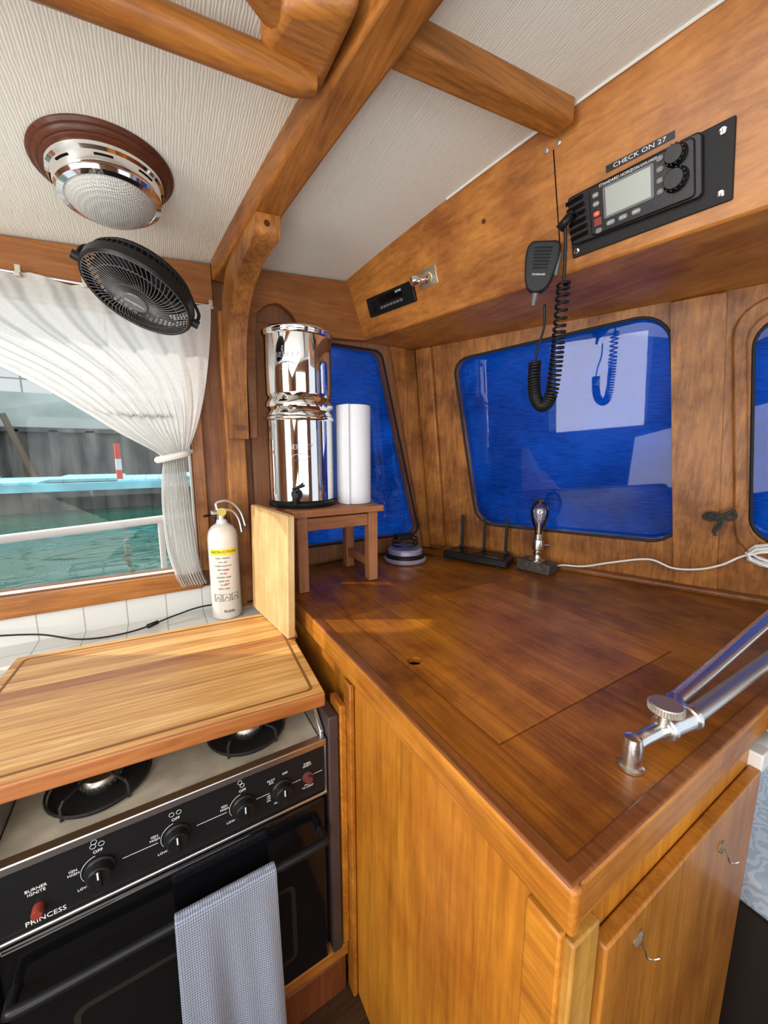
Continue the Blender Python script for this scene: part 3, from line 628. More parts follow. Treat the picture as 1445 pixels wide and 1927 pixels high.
m=MB(); m.lathe([(0,.04),(.030,.040),(.030,.044),(.014,.050),(.011,.060),(.014,.066),(.013,.078),(.020,.084),(.021,.112),(.019,.120),(.0155,.122),(.0155,.142),(.018,.144),(0,.146)],32); m.cyl((0,0,.098),(.030,-.018,.098),.0035); m.cyl((.028,-.0168,.098),(.036,-.0215,.098),.006); m.obj('socket',pbr('nickel',(.62,.58,.5),.2,1),la)
m=MB(); m.lathe([(.013,.145),(.016,.16),(.026,.185),(.033,.215),(.033,.235),(.023,.256),(.008,.268),(.0035,.274),(0,.276)],36,None,False); bl=m.obj('bulb',bulbM,la)
m=MB(); m.cyl((0,0,.146),(0,0,.185),.006,.004)
for i in range(6):
    a=i*math.pi/3; m.tube([(.004*math.cos(a),.004*math.sin(a),.18),(.014*math.cos(a),.014*math.sin(a),.205),(.010*math.cos(a),.010*math.sin(a),.235)],.0009,4)
m.obj('filament',pbr('filament',(.7,.5,.3),.3,.6),bl)
cab2=MB(); wp=lambda Y,z,o=.012: tuple(Vector((windX(Y,z),Y,z))-wn*o)
path=[(1.262,.885,.956),(1.275,.85,.975),(1.30,.78,.985),(1.33,.70,1.015),wp(.62,1.045,.03),wp(.56,1.025,.025),wp(.50,1.035,.03),wp(.45,1.06,.03),wp(.40,1.10,.03),wp(.30,1.14,.035)]
cab2.tube(smooth(path,8),.0034,8)
co=[]
for i in range(110):
    a=i*.5; co.append(wp(.30+.10*math.cos(a)*(1+.05*math.sin(i*.21)),1.105+.030*math.sin(a)+.008*math.sin(i*.3),.035+.014*math.sin(i*.13)))
cab2.tube(co,.0034,6)
single(cab2.obj('white_cable',whitep,ang=180),'white power cable coiled against the windshield frame','cable')
dc=MB()
dc.tube(smooth([(.50,1.365,.956),(.60,1.39,.956),(.74,1.38,.956),(.84,1.37,.956),(.92,1.365,.956),(.97,1.30,.956),(.985,1.24,.958)],8),.0025,6)
dc.tube(smooth([(.56,1.36,.961),(.68,1.385,.968),(.80,1.385,.961),(.93,1.38,.961),(1.00,1.34,.975),(1.00,1.26,.980)],8),.0022,6)
single(dc.obj('power_cord',black,ang=180),'thin dark cords lying on the worktop behind the stool','cable')
kc=thing('knotted_cord','dark knotted cord tied on the windshield post','cord',M=Matrix.Translation(wp(.462,1.205,.016)))
def kpt(l):
    d=Vector((-.38,.92,0)); return [tuple(d*-a+Vector((0,0,b))-wn*c) for a,b,c in l]
m=MB()
m.tube(smooth(kpt([(-.035,.005,.012),(-.02,.012,.02),(0,.004,.024),(.02,-.004,.02),(.032,.006,.016),(.025,.02,.014),(.008,.012,.022),(-.012,.0,.026),(-.03,.01,.018),(-.038,-.004,.014),(-.02,-.010,.016),(0,0,.02),(.018,.014,.018)]),6),.0045,8)
m.tube(smooth(kpt([(0,0,.02),(-.004,-.02,.018),(-.012,-.04,.016),(-.006,-.056,.016)]),6),.004,8)
m.tube(smooth(kpt([(.002,0,.022),(.004,-.018,.022),(-.004,-.034,.02),(-.014,-.048,.018)]),6),.004,8)
m.obj('rope_knot',rope,kc)
m=MB(); q=kpt([(0,0,-.004),(0,0,.012)]); m.cyl(q[0],q[1],.006); m.obj('anchor',chrome,kc)

# ---------------- fire extinguisher ----------------
fe=thing('fire_extinguisher','white fire extinguisher with instruction label beside the curtain','fire extinguisher',(.170,1.312,.854))
m=MB(); m.lathe([(0,.0),(.040,0),(.045,.004),(.046,.010),(.046,.265),(.043,.285),(.033,.302),(.018,.312),(.014,.325),(0,.325)],48); m.obj('cylinder',pbr('white_paint',(.66,.64,.60),.3,coat=.3),fe)
m=MB(); m.cyl((0,0,.322),(0,0,.345),.014); m.box((0,-.004,.352),(.022,.04,.022)); m.cyl((-.012,-.012,.350),(-.032,-.016,.350),.008); m.obj('valve',steel,fe,bevel=.002)
m=MB(); m.tube(smooth([(-.015,-.01,.378),(.01,-.01,.385),(.035,-.012,.375),(.058,-.014,.345),(.070,-.014,.300)],5),.0055,8); m.tube(smooth([(0,-.01,.355),(.03,-.012,.352),(.050,-.014,.325),(.058,-.014,.280)],5),.005,8); m.tube([(-.015,-.01,.378),(-.012,-.01,.355)],.005,8); m.obj('handle',steel,fe)
m=MB(); m.cyl((-.002,-.020,.352),(-.002,-.034,.352),.013); m.obj('gauge',pbr('gauge_face',(.5,.45,.1),.3),fe)
af=math.atan2(-1.312,-.170)
def patch(m,r,a0,w,z0,z1,N=14):
    V=[(r*math.cos(a0+w*(i/N-.5)/r),r*math.sin(a0+w*(i/N-.5)/r),z) for z in(z0,z1) for i in range(N+1)]
    m.raw(V,[(i,i+1,N+2+i,N+1+i) for i in range(N)])
m=MB(); patch(m,.0466,af,.092,.215,.236); m.obj('label_band',yellow,fe)
m=MB(); m.text('INSTRUCTIONS',.0115,fn=cylmap(.0469,af,.226),ex=.0002)
for i in range(9):
    z=.206-.0125*i
    m.text(['HOLD UPRIGHT','PULL PIN','STAND BACK 8 FT','AIM AT BASE','OF FIRE','SQUEEZE LEVER','SWEEP SIDE','TO SIDE','READ LABEL'][i],.0062,fn=cylmap(.0468,af-.1,z),ex=.0002)
for i in range(3):
    for e in (((-.011,-.011),(.011,-.011)),((.011,-.011),(.011,.011)),((.011,.011),(-.011,.011)),((-.011,.011),(-.011,-.011)),((-.007,-.008),(0,.004)),((0,.004),(.007,-.006))):
        m.tube([cylmap(.0469,af+(i-1)*.58,.076)(Vector((*p,0))) for p in e],.0007,4)
m.text('Kidde',.014,fn=cylmap(.0468,af+.15,.030),ex=.0002)
m.obj('lettering',black,fe)
m=MB()
for z in(.165,.12): m.tube([cylmap(.0468,af+.1,z)(Vector((x*.004,.004*(x%2),0))) for x in range(-2,3)],.001,4)
m.obj('warning_mark',orange,fe)
m=MB(); m.box((.005,.052,.30),(.04,.014,.05)); m.tube([(-.05,.02,.335),(-.02,.045,.335),(.0,.052,.33)],.004,8); m.obj('bracket',black,fe,bevel=.002)
m=MB(); m.tube(smooth([(-.75,1.37,.885),(-.5,1.375,.905),(-.33,1.36,.890),(-.22,1.33,.860),(-.10,1.32,.858),(.02,1.36,.868),(.10,1.388,.870),(.20,1.385,.866),(.256,1.35,.870),(.256,1.32,.90)],8),.0026,7)
m.cyl((-.06,1.325,.862),(-.03,1.335,.866),.007,.006)
single(m.obj('appliance_cord',black,ang=180),'thin black cord running along the tiled backsplash','cable')

# ---------------- curtain ----------------
cu=thing('window_curtain','white lace curtain tied back at the side window','curtain',(.05,1.375,1.84))
rows=[(1.845,-.80,.187),(1.80,-.76,.184),(1.74,-.66,.178),(1.68,-.50,.170),(1.62,-.345,.160),(1.56,-.24,.148),(1.50,-.155,.132),(1.45,-.088,.115),(1.41,-.025,.098),(1.385,.012,.086),(1.36,.020,.080),(1.33,.016,.082),(1.27,.010,.088),(1.18,.008,.092),(1.08,.012,.098),(1.0,.028,.108),(.955,.042,.122)]
S=smooth([(a,b,c) for a,b,c in rows],4); nu=150; V=[];F=[]
for k,r_ in enumerate(S):
    z,xl,xr=r_; wd=xr-xl; tight=max(0,min(1,1-(wd-.06)/.35))
    for i in range(nu+1):
        u=i/nu; amp=.005+.007*tight+.003*math.sin(5*u+z*3)
        zz=z-(.02*math.sin(math.pi*u) if 1.5<z<1.8 else 0)
        y=-.006-.004*tight+amp*math.sin(u*2*math.pi*11+.8*math.sin(z*4)+2*math.sin(u*5))+.35*amp*math.sin(u*2*math.pi*27+z*9)
        if z<1.3: y+=.012
        V.append((xl+wd*u-.05,y,zz-1.84-(.012*abs(math.sin(u*math.pi*7)) if k<3 else 0)))
for k in range(len(S)-1):
    for i in range(nu): a=k*(nu+1)+i; F.append((a,a+1,a+nu+2,a+nu+1))
m=MB(); m.raw(V,F); m.obj('curtain_panel',curtM,cu,ang=180)
m=MB(); m.tube([(.048+.040*math.cos(a*math.pi/12)-.05,-.012+.020*math.sin(a*math.pi/12),-.462+.010*math.cos(a*math.pi/12)) for a in range(24)],.010,8,True); m.tube([(.035,-.01,-.455),(.055,.02,-.445)],.006,6); m.obj('tieback',pbr('tieback_cloth',(.72,.70,.66),.9),cu)
m=MB(); m.tube([(-.85,.004,-.002),(.145,.004,.004)],.003,8); m.obj('curtain_wire',steel,cu)
clipM=pbr('clip_metal',(.7,.68,.6),.25,1)
for x in(-.31,-.175,.138):
    m=MB(); m.box((x,.002,.004),(.012,.012,.03)); m.box((x,-.010,-.006),(.012,.012,.010)); m.obj('curtain_clip',clipM,cu,bevel=.001)
# ---------------- knee bracket ----------------
prof_in=[(1.040,1.985),(1.042,1.945),(1.050,1.925),(1.072,1.918),(1.10,1.912),(1.16,1.893),(1.225,1.858),(1.275,1.80),(1.305,1.72),(1.315,1.64),(1.322,1.55),(1.326,1.435)]
pin=smooth([(a,b,0) for a,b in prof_in],4)
poly=[(p.x,p.y) for p in pin]+[(1.359,1.435),(1.359,1.70),(1.352,1.80),(1.335,1.86),(1.29,1.92),(1.22,1.965)]
m=MB(); V=[]
for s in(-1,1):
    for y,z in poly: V.append((.437-.145*y+s*(.031 if y<1.08 else .027),y,min(z,ceilz(.25,y)-.058+.01)))
n=len(poly)
m.raw(V,[tuple(range(n)),tuple(reversed(range(n,2*n)))]+[(i,(i+1)%n,n+(i+1)%n,n+i) for i in range(n)])
kb=single(m.obj('knee_bracket',teakZ,bevel=.006,bseg=3),'curved varnished teak knee joining beam and post','bracket')
for y,z in((1.055,1.950),(1.322,1.47)):
    m=MB(); m.cyl((.437-.145*y,y+.004,z),(.437-.145*y-.001,y-.014,z-.001),.0075); m.obj('bung',darkW,kb,label='round wooden plug')

# ---------------- handrail ----------------
hr=thing('ceiling_handrail','rounded teak grab rail screwed under the headliner','handrail',(.28,.69,ceilz(.28,.69)))
z0=ceilz(.28,.69)
def L(x,y,o): return (x-.28,y-.69,ceilz(x,y)-o-z0)
m=MB(); pth=[L(x,.69,.062) for x in(-1.1,-.8,-.5,-.2,0,.15,.24,.275)]; m.tube(pth,[.024]*6+[.024,.016],20); m.obj('rail',teakX,hr)
m=MB()
pl_=smooth([L(.285,.665,.03),L(.24,.655,.034),L(.19,.63,.03),L(.14,.60,.032),L(.06,.585,.035),L(-.1,.58,.035),L(-.5,.58,.035)],6)
m.tube(pl_,.027,16); m.obj('rail_return',teakX,hr)
m=MB()
q=[(.295,.715),(.20,.70),(.18,.665),(.20,.60),(.30,.56)]
V=[L(x,y,0.0) for x,y in q]+[L(x,y,.06) for x,y in q]; n=5
m.raw(V,[tuple(range(n)),tuple(reversed(range(n,2*n)))]+[(i,(i+1)%n,n+(i+1)%n,n+i) for i in range(n)]); m.obj('mounting_block',teakX,hr,bevel=.018,bseg=5)

# ---------------- dome light ----------------
cx,cy=-.042,1.10; cz=ceilz(cx,cy)
nx=Vector((-.09,.0207*2*(cy/H-.158),1)).normalized()
dM=frame((cx,cy,cz),(1,0,.09),-nx)
dl=thing('dome_light','chrome dome cabin light on a round mahogany base','ceiling lamp',M=dM)
m=MB(); m.lathe([(0,-.004),(.128,-.004),(.130,.004),(.126,.009),(.122,.010),(.121,.013),(.116,.017),(.113,.017),(.112,.020),(.105,.024),(0,.024)],72); m.obj('wooden_base',darkW,dl)
m=MB(); m.lathe([(.104,.022),(.107,.026),(.106,.032),(.100,.036),(.098,.050),(.096,.056),(.098,.060),(.094,.066),(.084,.069),(.080,.066)],72,None,False); ch=m.obj('chrome_ring',chrome,dl)
m=MB()
for a in range(0,360,45):
    a=R(a)
    for b in range(-4,5):
        t=a+b*.035; m.box((0,0,0),(.003,.0035,.003),Matrix.Translation((.0992*math.cos(t),.0992*math.sin(t),.043))@Matrix.Rotation(t,4,'Z'))
m.obj('vent_slot',shadowg,ch)
m=MB(); m.lathe([(.082,.064),(.078,.074),(.064,.086),(.044,.094),(.020,.098),(0,.099)],60,None,False); m.obj('lens',lensM,dl,label='clear ribbed glass lens')

# ---------------- fan ----------------
mj=Vector((.882,0,-.471)); nn=Vector((-.381,-.281,-.873)).normalized()
fM=frame((-.004,1.10,1.743),mj,nn)
fa=thing('clip_fan','round black portable fan with wire grille','fan',M=fM)
RR=.112
ribM=pbr('fan_rib',(.09,.09,.095),.4)
m=MB()
for i in range(64):
    a=2*math.pi*i/64
    pp=[]
    for t in (0.0,.2,.4,.6,.8,1):
        r=.026+(RR-.004-.026)*t; b=a+.45*t; pp.append((r*math.cos(b),r*math.sin(b),.002+.012*(1-t**2.2)))
    m.tube(pp,.0010,4)
for r,z in((.045,.0125),(.085,.006),(RR-.003,.001)):
    m.tube([(r*math.cos(a*math.pi/30),r*math.sin(a*math.pi/30),z) for a in range(60)],.0013,5,True)
m.obj('front_grille',ribM,fa)
m=MB(); m.lathe([(0,.013),(.024,.013),(.027,.016),(.025,.019),(0,.020)],36); m.obj('hub_badge',pbr('dark_grey',(.12,.12,.125),.35),fa)
m=MB(); m.text('POWERFAN',.0075,Matrix.Translation((0,0,.0201)),ex=.0002); m.obj('lettering',white,fa)
m=MB(); m.lathe([(RR,.003),(RR+.004,-.002),(RR+.004,-.022),(RR,-.026),(RR-.003,-.022),(RR-.003,.0),(RR,.003)],72,None,False); m.obj('rim',black,fa)
m=MB()
for i in range(60):
    a=2*math.pi*i/60; m.tube([((RR)*math.cos(a),(RR)*math.sin(a),-.024),((RR-.006)*math.cos(a+.03),(RR-.006)*math.sin(a+.03),-.044),((RR-.03)*math.cos(a+.06),(RR-.03)*math.sin(a+.06),-.056),(.04*math.cos(a+.1),.04*math.sin(a+.1),-.062)],.0018,4)
for r,z in ((RR-.004,-.040),(RR-.028,-.056),(.07,-.060)): m.tube([(r*math.cos(a*math.pi/30),r*math.sin(a*math.pi/30),z) for a in range(60)],.0018,5,True)
m.lathe([(0,-.050),(.100,-.050),(.101,-.053),(.070,-.062),(0,-.066)],36); m.obj('rear_cage',blackm,fa)
bladeM=pbr('blade_grey',(.012,.012,.013),.4,spec=.25)
for i in range(7):
    m=MB(); a0=i*2*math.pi/7; V=[];N=8
    for j in range(N+1):
        t=j/N; r=.022+.075*t
        for s in(-1,1):
            b=a0+s*(.24+.12*math.sin(t*3)) +.2*t; V.append((r*math.cos(b),r*math.sin(b),-.022+s*.008))
    m.raw(V,[(2*j,2*j+1,2*j+3,2*j+2) for j in range(N)]); m.obj('blade',bladeM,fa,solid=.0015,ang=180)
m=MB(); m.lathe([(0,-.050),(.024,-.050),(.026,-.01),(.020,-.004),(0,-.003)],30); m.obj('motor_hub',black,fa)
m=MB(); m.tube(smooth([(RR+.010,0,-.015),(RR+.008,.0,-.045),(.08,.0,-.074),(0,0,-.078),(-.08,0,-.074),(-RR-.008,0,-.045),(-RR-.010,0,-.015)],6),.004,8)
for s in(1,-1): m.cyl((s*(RR+.002),0,-.014),(s*(RR+.018),0,-.014),.010,.010)
m.cyl((0,0,-.075),(0,0,-.10),.014); m.obj('yoke',black,fa)
m=MB(); e0=fM@Vector((0,0,-.095)); iv=fM.inverted()
m.tube([iv@e0, iv@Vector((e0.x,1.32,1.895)), iv@Vector((e0.x,1.396,1.895))],.007,8); m.obj('mount_arm',black,fa)

# ---------------- overhead electronics ----------------
u_=Vector((.213,-.977,0)); n_=Vector((-.919,-.2,-.340)).normalized(); BM=frame((.897,.624,1.850),u_,n_)
tl=BM@Matrix.Rotation(R(1.7),4,'Z')
vr=thing('vhf_radio','black marine radio mounted on a square panel under the headliner','radio',M=tl)
m=MB(); m.prism(rpoly([(0,-.002),(.283,-.006),(.283,.118),(0,.118)],.003),-.002,.007); m.obj('mounting_panel',pbr('black_abs',(.010,.010,.011),.5,bump=.25,bscale=500,spec=.3),vr,bevel=.0015)
m=MB(); m.prism(rpoly([(.006,.022),(.242,.016),(.240,.118),(.004,.116)],.010),.007,.022); m.prism(rpoly([(.050,.024),(.232,.020),(.230,.114),(.050,.114)],.008),.022,.027); m.obj('body',black,vr,bevel=.003)
m=MB()
for i in range(6): m.box((.027,.034+.014*i,.023),(.038,.008,.004),Matrix.Rotation(R(4),4,'Z'))
m.obj('speaker_grille',blackg,vr,bevel=.001)
m=MB(); m.prism(rpoly([(.078,.046),(.168,.046),(.168,.104),(.078,.104)],.004),.027,.0285); m.obj('screen_bezel',grey,vr)
m=MB(); m.prism([(.083,.050),(.163,.050),(.163,.100),(.083,.100)],.0285,.0292); m.obj('screen',lcdm,vr,label='grey LCD screen')
for y,rr in((.098,.0155),(.060,.0175)):
    m=MB(); m.lathe([(0,.027),(rr+.003,.027),(rr+.002,.031),(rr,.033),(rr*.92,.050),(rr*.85,.052),(0,.052)],28,Matrix.Translation((.203,y,0)))
    for a in range(14): m.box((rr*math.cos(a*math.pi/7),rr*math.sin(a*math.pi/7),.041),(.002,.002,.016),Matrix.Translation((.203,y,0)))
    m.obj('knob',black,vr)
keym=pbr('key_grey',(.16,.17,.18),.4)
for i,(x,y,w,mt,tx) in enumerate([(.064,.096,.013,keym,'H/L'),(.064,.080,.013,keym,'CLR'),(.064,.062,.013,redw,'16'),(.090,.036,.017,keym,'ENT'),(.113,.036,.017,keym,'WX'),(.137,.036,.017,keym,'MEM'),(.178,.105,.012,keym,'^'),(.178,.088,.012,keym,'v'),(.178,.070,.012,keym,'>'),(.178,.052,.012,keym,'<'),(.066,.030,.013,keym,'')]):
    m=MB(); m.prism(rpoly([(x-w/2,y-.0048),(x+w/2,y-.0048),(x+w/2,y+.0048),(x-w/2,y+.0048)],.0045),.027,.0295); k=m.obj('key',mt,vr,bevel=.0006)
    if tx: m=MB(); m.text(tx,.0058,Matrix.Translation((x,y,.0297)),ex=.0001); m.obj('key_legend',white,k)
m=MB(); m.text('STANDARD HORIZON',.0072,Matrix.Translation((.108,.1085,.0272)),ex=.0002); m.text('EXPLORER',.0058,Matrix.Translation((.160,.1085,.0272)),ex=.0002); m.obj('lettering',white,vr)
m=MB(); m.prism([(.058,.040),(.072,.040),(.072,.054),(.058,.054)],.027,.0274); m.obj('red_label',pbr('redlab',(.25,.02,.02),.5),vr)
for x,y in((.266,.104),(.266,.010),(.010,.010)):
    m=MB(); m.lathe([(0,.007),(.0062,.007),(.0055,.009),(0,.0098)],20,Matrix.Translation((x,y,0))); s=m.obj('screw',chrome,vr)
    m=MB(); m.box((x,y,.0099),(.007,.0012,.0006)); m.box((x,y,.0099),(.0012,.007,.0006)); m.obj('screw_slot',black,s)
lt=thing('embossed_label_tape','black embossed label tape above the radio','label',M=tl@Matrix.Translation((.137,.136,0)))
m=MB(); m.box((0,0,.001),(.118,.0125,.001)); m.obj('tape',black,lt)
m=MB(); m.text('CHECK ON 27',.0105,Matrix.Translation((0,0,.0016))@Matrix.Diagonal((1.35,1,1,1)),ex=.0002); m.obj('lettering',white,lt)
mM=frame((.840,.672,1.835),(.52,-.84,-.16),(-.80,-.58,-.10))
mi=thing('handheld_microphone','black handheld radio microphone with coiled cord','microphone',M=mM)
m=MB(); pol=rpoly([(-.036,.052),(.036,.052),(.040,.020),(.029,-.040),(.014,-.058),(-.014,-.058),(-.029,-.040),(-.040,.020)],.014); m.prism(pol,-.016,.014); m.obj('body',pbr('mic_plastic',(.016,.017,.020),.45,bump=.2,spec=.35),mi,bevel=.006,bseg=3)
m=MB()
for i in range(7): m.box((0,.036-.007*i,.0148),(.040-.001*i,.0030,.002))
m.obj('speaker_grille',blackg,mi)
m=MB(); m.text('STANDARD',.0058,Matrix.Translation((0,-.020,.0143)),ex=.0002); m.obj('lettering',white,mi)
m=MB(); m.box((.038,.004,0),(.008,.050,.018)); m.obj('talk_key',grey,mi,bevel=.003)
m=MB(); m.cyl((0,-.056,0),(0,-.085,0),.008,.0045); m.obj('cord_boot',grey,mi)
m=MB(); m.lathe([(0,-.03),(.008,-.03),(.008,-.016),(0,-.016)],16); m.obj('hang_button',chrome,mi)
iv=mM.inverted()
st_=smooth([(.858,.668,1.752),(.866,.672,1.70),(.862,.684,1.655),(.860,.688,1.62)],6)
m=MB(); m.tube([iv@p for p in st_],.0030,8)
cpth=smooth([(.860,.688,1.62),(.858,.686,1.57),(.856,.676,1.528),(.858,.655,1.508),(.862,.637,1.53),(.864,.630,1.60),(.866,.628,1.68),(.868,.626,1.79)],30)
tot=len(cpth); turns=50; up=Vector((.8,.6,0)); pts=[]; per=10
for i in range(turns*per+1):
    f=i/(turns*per)*(tot-1); k=min(int(f),tot-2); p=cpth[k].lerp(cpth[k+1],f-k); t=(cpth[k+1]-cpth[k]).normalized()
    a=(up-t*up.dot(t)).normalized(); b=t.cross(a); ang=2*math.pi*i/per
    pts.append(iv@(p+(a*math.cos(ang)+b*math.sin(ang))*.0135))
m.tube(pts,.0032,6)
m.tube([iv@p for p in smooth([(.868,.626,1.79),(.862,.622,1.82),(.852,.616,1.86),(.838,.610,1.90),(.836,.602,1.915),(.838,.594,1.918)],6)],.0036,8)
m.cyl(iv@Vector((.834,.622,1.893)),iv@Vector((.838,.597,1.914)),.010,.0085)
m.obj('coiled_cord',black,mi,ang=180)
ss=thing('car_stereo','small black stereo set into the overhead box','stereo',M=BM@Matrix.Translation((-.715,.036,0)))
m=MB(); m.prism(rpoly([(0,0),(.225,-.002),(.225,.060),(0,.062)],.005),-.002,.010); m.obj('faceplate',black,ss,bevel=.002)
m=MB(); m.prism(rpoly([(.060,.030),(.175,.030),(.175,.052),(.060,.052)],.003),.010,.0115); m.obj('display',blackg,ss)
for i in range(7):
    m=MB(); m.box((.070+.016*i,.018,.011),(.012,.008,.003)); m.obj('button',grey,ss,bevel=.0008)
m=MB(); m.lathe([(0,.010),(.016,.010),(.015,.022),(0,.023)],24,Matrix.Translation((.028,.03,0))); m.obj('volume_knob',black,ss)
m=MB(); m.text('ALPINE',.009,Matrix.Translation((.16,.047,.0118)),ex=.0001); m.obj('lettering',white,ss)
lc=thing('chrome_lighter_socket','chrome socket with round plug on a square plate','socket',M=BM@Matrix.Translation((-.430,.085,0)))
m=MB(); m.prism(rpoly([(-.034,-.026),(.034,-.026),(.034,.026),(-.034,.026)],.003),-.001,.003); m.obj('plate',pbr('worn_plate',(.65,.58,.42),.3,.9),lc,bevel=.0008)
m=MB(); m.lathe([(.015,.003),(.015,.010),(.011,.013),(.011,.030),(.014,.033),(.016,.052),(.012,.060),(0,.062)],28,Matrix.Rotation(R(-25),4,'Y')); m.obj('plug',chrome,lc)
m=MB(); m.box((-.030,.125,.0005),(.0025,.19,.001)); o=m.obj('trim_15',shadowg,M=BM); struct(o,'dark joint between overhead boards')
for i,(x,y) in enumerate([(-.22,.175),(-.045,.245),(-.018,.247)]):
    m=MB(); m.lathe([(0,0),(.006,0),(.005,.0025),(0,.003)],18); o=m.obj('screw_head',darkW if i==0 else steel,M=BM@Matrix.Translation((x,y-.02,0))); single(o,'small round screw head on the overhead box','screw',group='overhead box screws')

# ---------------- chrome rail fitting ----------------
cf=thing('chrome_rail_fitting','chrome tube clamp with knurled thumbscrew on the worktop','rail fitting',(.545,.235,.951))
chr2=pbr('worn_chrome',(.74,.74,.74),.24,1,bump=.1)
m=MB(); m.lathe([(0,0),(.017,0),(.017,.004),(.0135,.006),(.013,.036),(.011,.046),(0,.049)],28); m.tube(smooth([(0,0,.034),(.02,-.003,.038),(.05,-.008,.041),(.075,-.012,.043)],4),.0105,14); m.obj('elbow_foot',chr2,cf)
m=MB(); m.cyl((.055,-.010,.043),(.125,-.022,.046),.0165); m.cyl((.060,-.011,.043),(.068,-.012,.043),.019); m.cyl((.112,-.020,.045),(.120,-.021,.046),.019); m.cyl((.090,-.010,.046),(.135,.006,.052),.0135); m.obj('clamp',chr2,cf,bevel=.001)
m=MB(); m.cyl((.058,-.012,.05),(.058,-.012,.075),.008)
m.lathe([(0,.072),(.020,.072),(.0215,.074),(.0215,.082),(.020,.084),(0,.0845)],40,Matrix.Translation((.058,-.012,0)))
for a in range(40): m.box((.0216*math.cos(a*math.pi/20),.0216*math.sin(a*math.pi/20),.078),(.0016,.0016,.009),Matrix.Translation((.058,-.012,0)))
m.obj('thumbscrew',pbr('knurled_nickel',(.6,.57,.5),.38,1,bump=.3,bscale=600),cf)
m=MB(); m.cyl((.12,-.022,.046),(.75,-.026,.044),.0125); m.obj('lower_tube',pbr('brushed_tube',(.55,.54,.52),.38,1,bump=.15),cf)
m=MB(); m.cyl((.13,.004,.052),(.80,.014,.110),.0125); m.obj('upper_tube',chr2,cf)

# ---------------- right-hand side ----------------
bq=thing('berth','low berth with pale blue patterned quilt','bed',(1.06,-.6,0))
bx('berth_base',(.40,.7,.19),(.80,1.6,.38),pbr('recess_dark',(.02,.012,.008),.8),bq,0)  # near-black colour stands in for the unlit recess below the quilt
m=MB(); m.box((.40,.7,.425),(.80,1.6,.09)); m.obj('quilt',quiltM,bq,bevel=.02,bseg=4)
wh=thing('white_plastic_roller','white plastic roller bracket below the worktop','bracket',(.925,.20,.80))
m=MB(); m.cyl((-.002,0,.03),(.060,.0,.03),.026); m.obj('roller',whitep,wh,bevel=.004)
m=MB(); m.box((-.021,0,.04),(.036,.05,.035)); m.obj('arm',whitep,wh,bevel=.003)
tb=MB(); tb.box((.965,.158,.925),(.11,.044,.10)); single(tb.obj('wooden_cleat_block',nosX,bevel=.005),'orange varnished wooden block at the worktop end','block')

# ---------------- exterior ----------------
m=MB(); m.raw([(-60,2.2,.20),(60,2.2,.20),(60,16.9,.20),(-60,16.9,.20)],[(0,1,2,3)]); o=m.obj('harbor_water',waterM); o['kind']='stuff'; single(o,'green rippled harbour water outside the window','water')
dk=thing('floating_dock','light blue painted wooden dock on dark piles','dock',(0,10,.2))
m=MB()
for i in range(60):
    m.box((-11+i*.26,1.1+.9*((i//5)%2),.58),(.25,2.2,.06))
m.obj('deck_planks',dockW,dk)
bx('fascia',(-3.3,-.03,.50),(16,.08,.16),dockW,dk,0)
for i in range(14):
    m=MB(); m.cyl((-11+i*1.1,.15,-.4),(-11+i*1.1,.15,.5),.13); m.obj('pile',pileM,dk)
bx('float',(-3.3,.6,.2),(16,.9,.4),pileM,dk,0)
sw=thing('sheet_pile_wall','dark corrugated harbour retaining wall with concrete cap','wall',(0,17,0))
m=MB(); V=[];N=160
for i in range(N+1):
    x=-26+i*.25; y=[0,0,.25,.25][i%4]
    V+=[(x,y,-.2),(x,y,2.15)]
m.raw(V,[(2*i,2*i+1,2*i+3,2*i+2) for i in range(N)]); m.obj('sheet_piles',pileM,sw)
bx('concrete_cap',(-6,.5,2.75),(40,.6,1.2),concM,sw,0)
bx('cap_beam',(-6,.1,2.15),(40,.2,.15),pileM,sw,0)
ra=MB()
for i in range(30): ra.cyl((-18+i*.8,17.4,3.34),(-18+i*.8,17.4,4.2),.03,seg=6)
for z in(3.8,4.2): ra.cyl((-18,17.4,z),(6,17.4,z),.025,seg=6)
single(ra.obj('quay_railing',pbr('rail_grey',(.3,.3,.3),.5)),'grey metal railing along the top of the quay','railing')
lt_=MB(); lt_.cyl((-4.0,16.7,2.6),(-3.3,16.5,.2),.09,seg=8); single(lt_.obj('leaning_timber',pbr('old_timber',(.22,.17,.12),.8)),'dark timber pole leaning against the harbour wall','timber')
mp=thing('marker_post','red and white striped marker post on the dock','post',(-.70,10.4,.815))
mm=MB(); mm.cyl((0,0,0),(0,0,.20),.06); mm.obj('red_band',redw,mp)
mm=MB(); mm.cyl((0,0,.44),(0,0,.78),.055); mm.obj('red_band',redw,mp)
m=MB(); m.cyl((0,0,.20),(0,0,.44),.058); m.obj('white_band',whitep,mp)
rl=MB(); rl.cyl((-1.8,2.3,.94),(.6,2.3,1.08),.020); rl.cyl((-.0,2.3,.55),(.0,2.3,1.04),.014)
single(rl.obj('boat_side_rail',pbr('weathered_rail',(.75,.72,.66),.6)),'pale weathered guard rail outside the window','railing')
for i,(x,hh) in enumerate([(-12.5,9),(-9.8,11),(-7.1,8),(-4.4,9),(-1.7,8)]):
    m=MB(); m.cyl((0,0,0),(0,0,hh),.07,.05,seg=8); m.cyl((-1.0,0,hh*.35),(1.0,0,hh*.35),.05,seg=8); m.cyl((-1.0,0,hh*.35),(0,0,hh*.9),.015,seg=5); m.cyl((1.0,0,hh*.35),(0,0,hh*.9),.015,seg=5)
    o=m.obj('sailboat_mast',whitep if i%2 else grey,M=Matrix.Translation((x,26,2))); single(o,'sailboat mast beyond the quay','mast',group='masts beyond the quay')
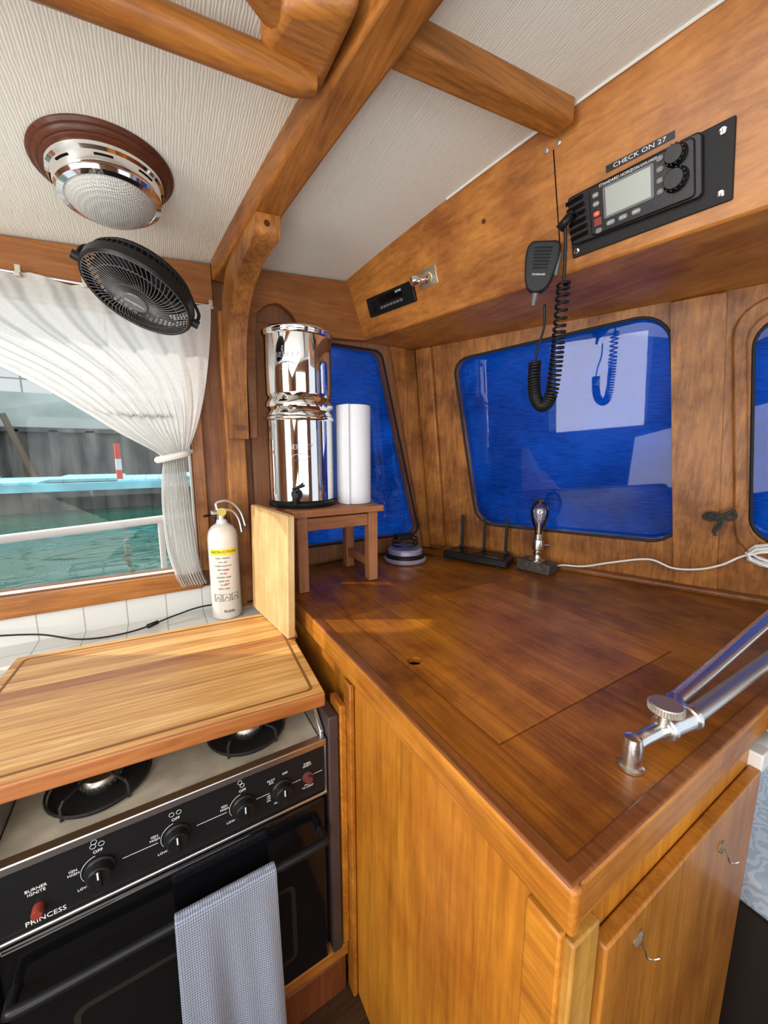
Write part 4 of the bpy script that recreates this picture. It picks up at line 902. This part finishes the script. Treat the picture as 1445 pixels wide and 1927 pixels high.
for i,(x,c) in enumerate([(-12,whitep),(-8.3,grey),(-4.6,whitep)]):
    m=MB(); m.prism(rpoly([(-1.5,0),(1.4,0),(1.7,.6),(.8,.65),(.6,1.0),(-.7,1.0),(-.9,.6),(-1.7,.55)],.08),-1,1,MF)
    o=m.obj('moored_boat',c,M=Matrix.Translation((x,20,3.5))); single(o,'boat with low cabin beyond the quay','boat',group='boats beyond the quay')

# ---------------- lights ----------------
def area(name,loc,d,sx,sy,e,col):
    l=bpy.data.lights.new(name,'AREA'); l.shape='RECTANGLE'; l.size=sx; l.size_y=sy; l.energy=e; l.color=col
    o=bpy.data.objects.new(name,l); bpy.context.collection.objects.link(o); o.location=loc; o.rotation_euler=Vector(d).to_track_quat('-Z','Z').to_euler(); return o
area('added_aft_fill',(-1.50,.10,1.42),(1,0,.10),.85,.78,24,(1,.98,.95))  # added fill lamp behind the camera, set in the unseen aft opening
area('added_side_fill',(-.15,-1.40,1.35),(0,1,.2),1.5,.7,13,(.95,.98,1))  # added fill lamp at the unseen opposite side, aimed across the cabin
area('added_overhead_fill',(-.75,-.45,1.88),(.25,.25,-1),1.2,1.1,16,(1,.99,.97))  # added soft overhead fill; the headliner has no hatch above it
area('added_upward_fill',(-.85,-.55,.80),(.35,.55,1),1.1,1.0,19,(1,.97,.92))  # added fill lamp aimed upward to brighten the headliner
su=bpy.data.lights.new('sun','SUN'); su.energy=5.0; su.angle=R(.8); su.color=(1,.94,.84)
so_=bpy.data.objects.new('sun',su); bpy.context.collection.objects.link(so_)
so_.rotation_euler=Vector((.62,-.36,-.42)).to_track_quat('-Z','Y').to_euler()
w=bpy.data.worlds.new('w'); scn.world=w; w.use_nodes=True; bg=w.node_tree.nodes['Background']; bg.inputs[0].default_value=(.84,.92,1,1); bg.inputs[1].default_value=1.25

cam=bpy.data.cameras.new('camera'); cam.sensor_fit='HORIZONTAL'; cam.sensor_width=36; cam.lens=36*720/1445; cam.clip_start=.02; cam.clip_end=500
co_=bpy.data.objects.new('camera',cam); bpy.context.collection.objects.link(co_); co_.location=(0,0,1.39); co_.rotation_euler=(R(90-8.8),0,R(-30.7)); scn.camera=co_
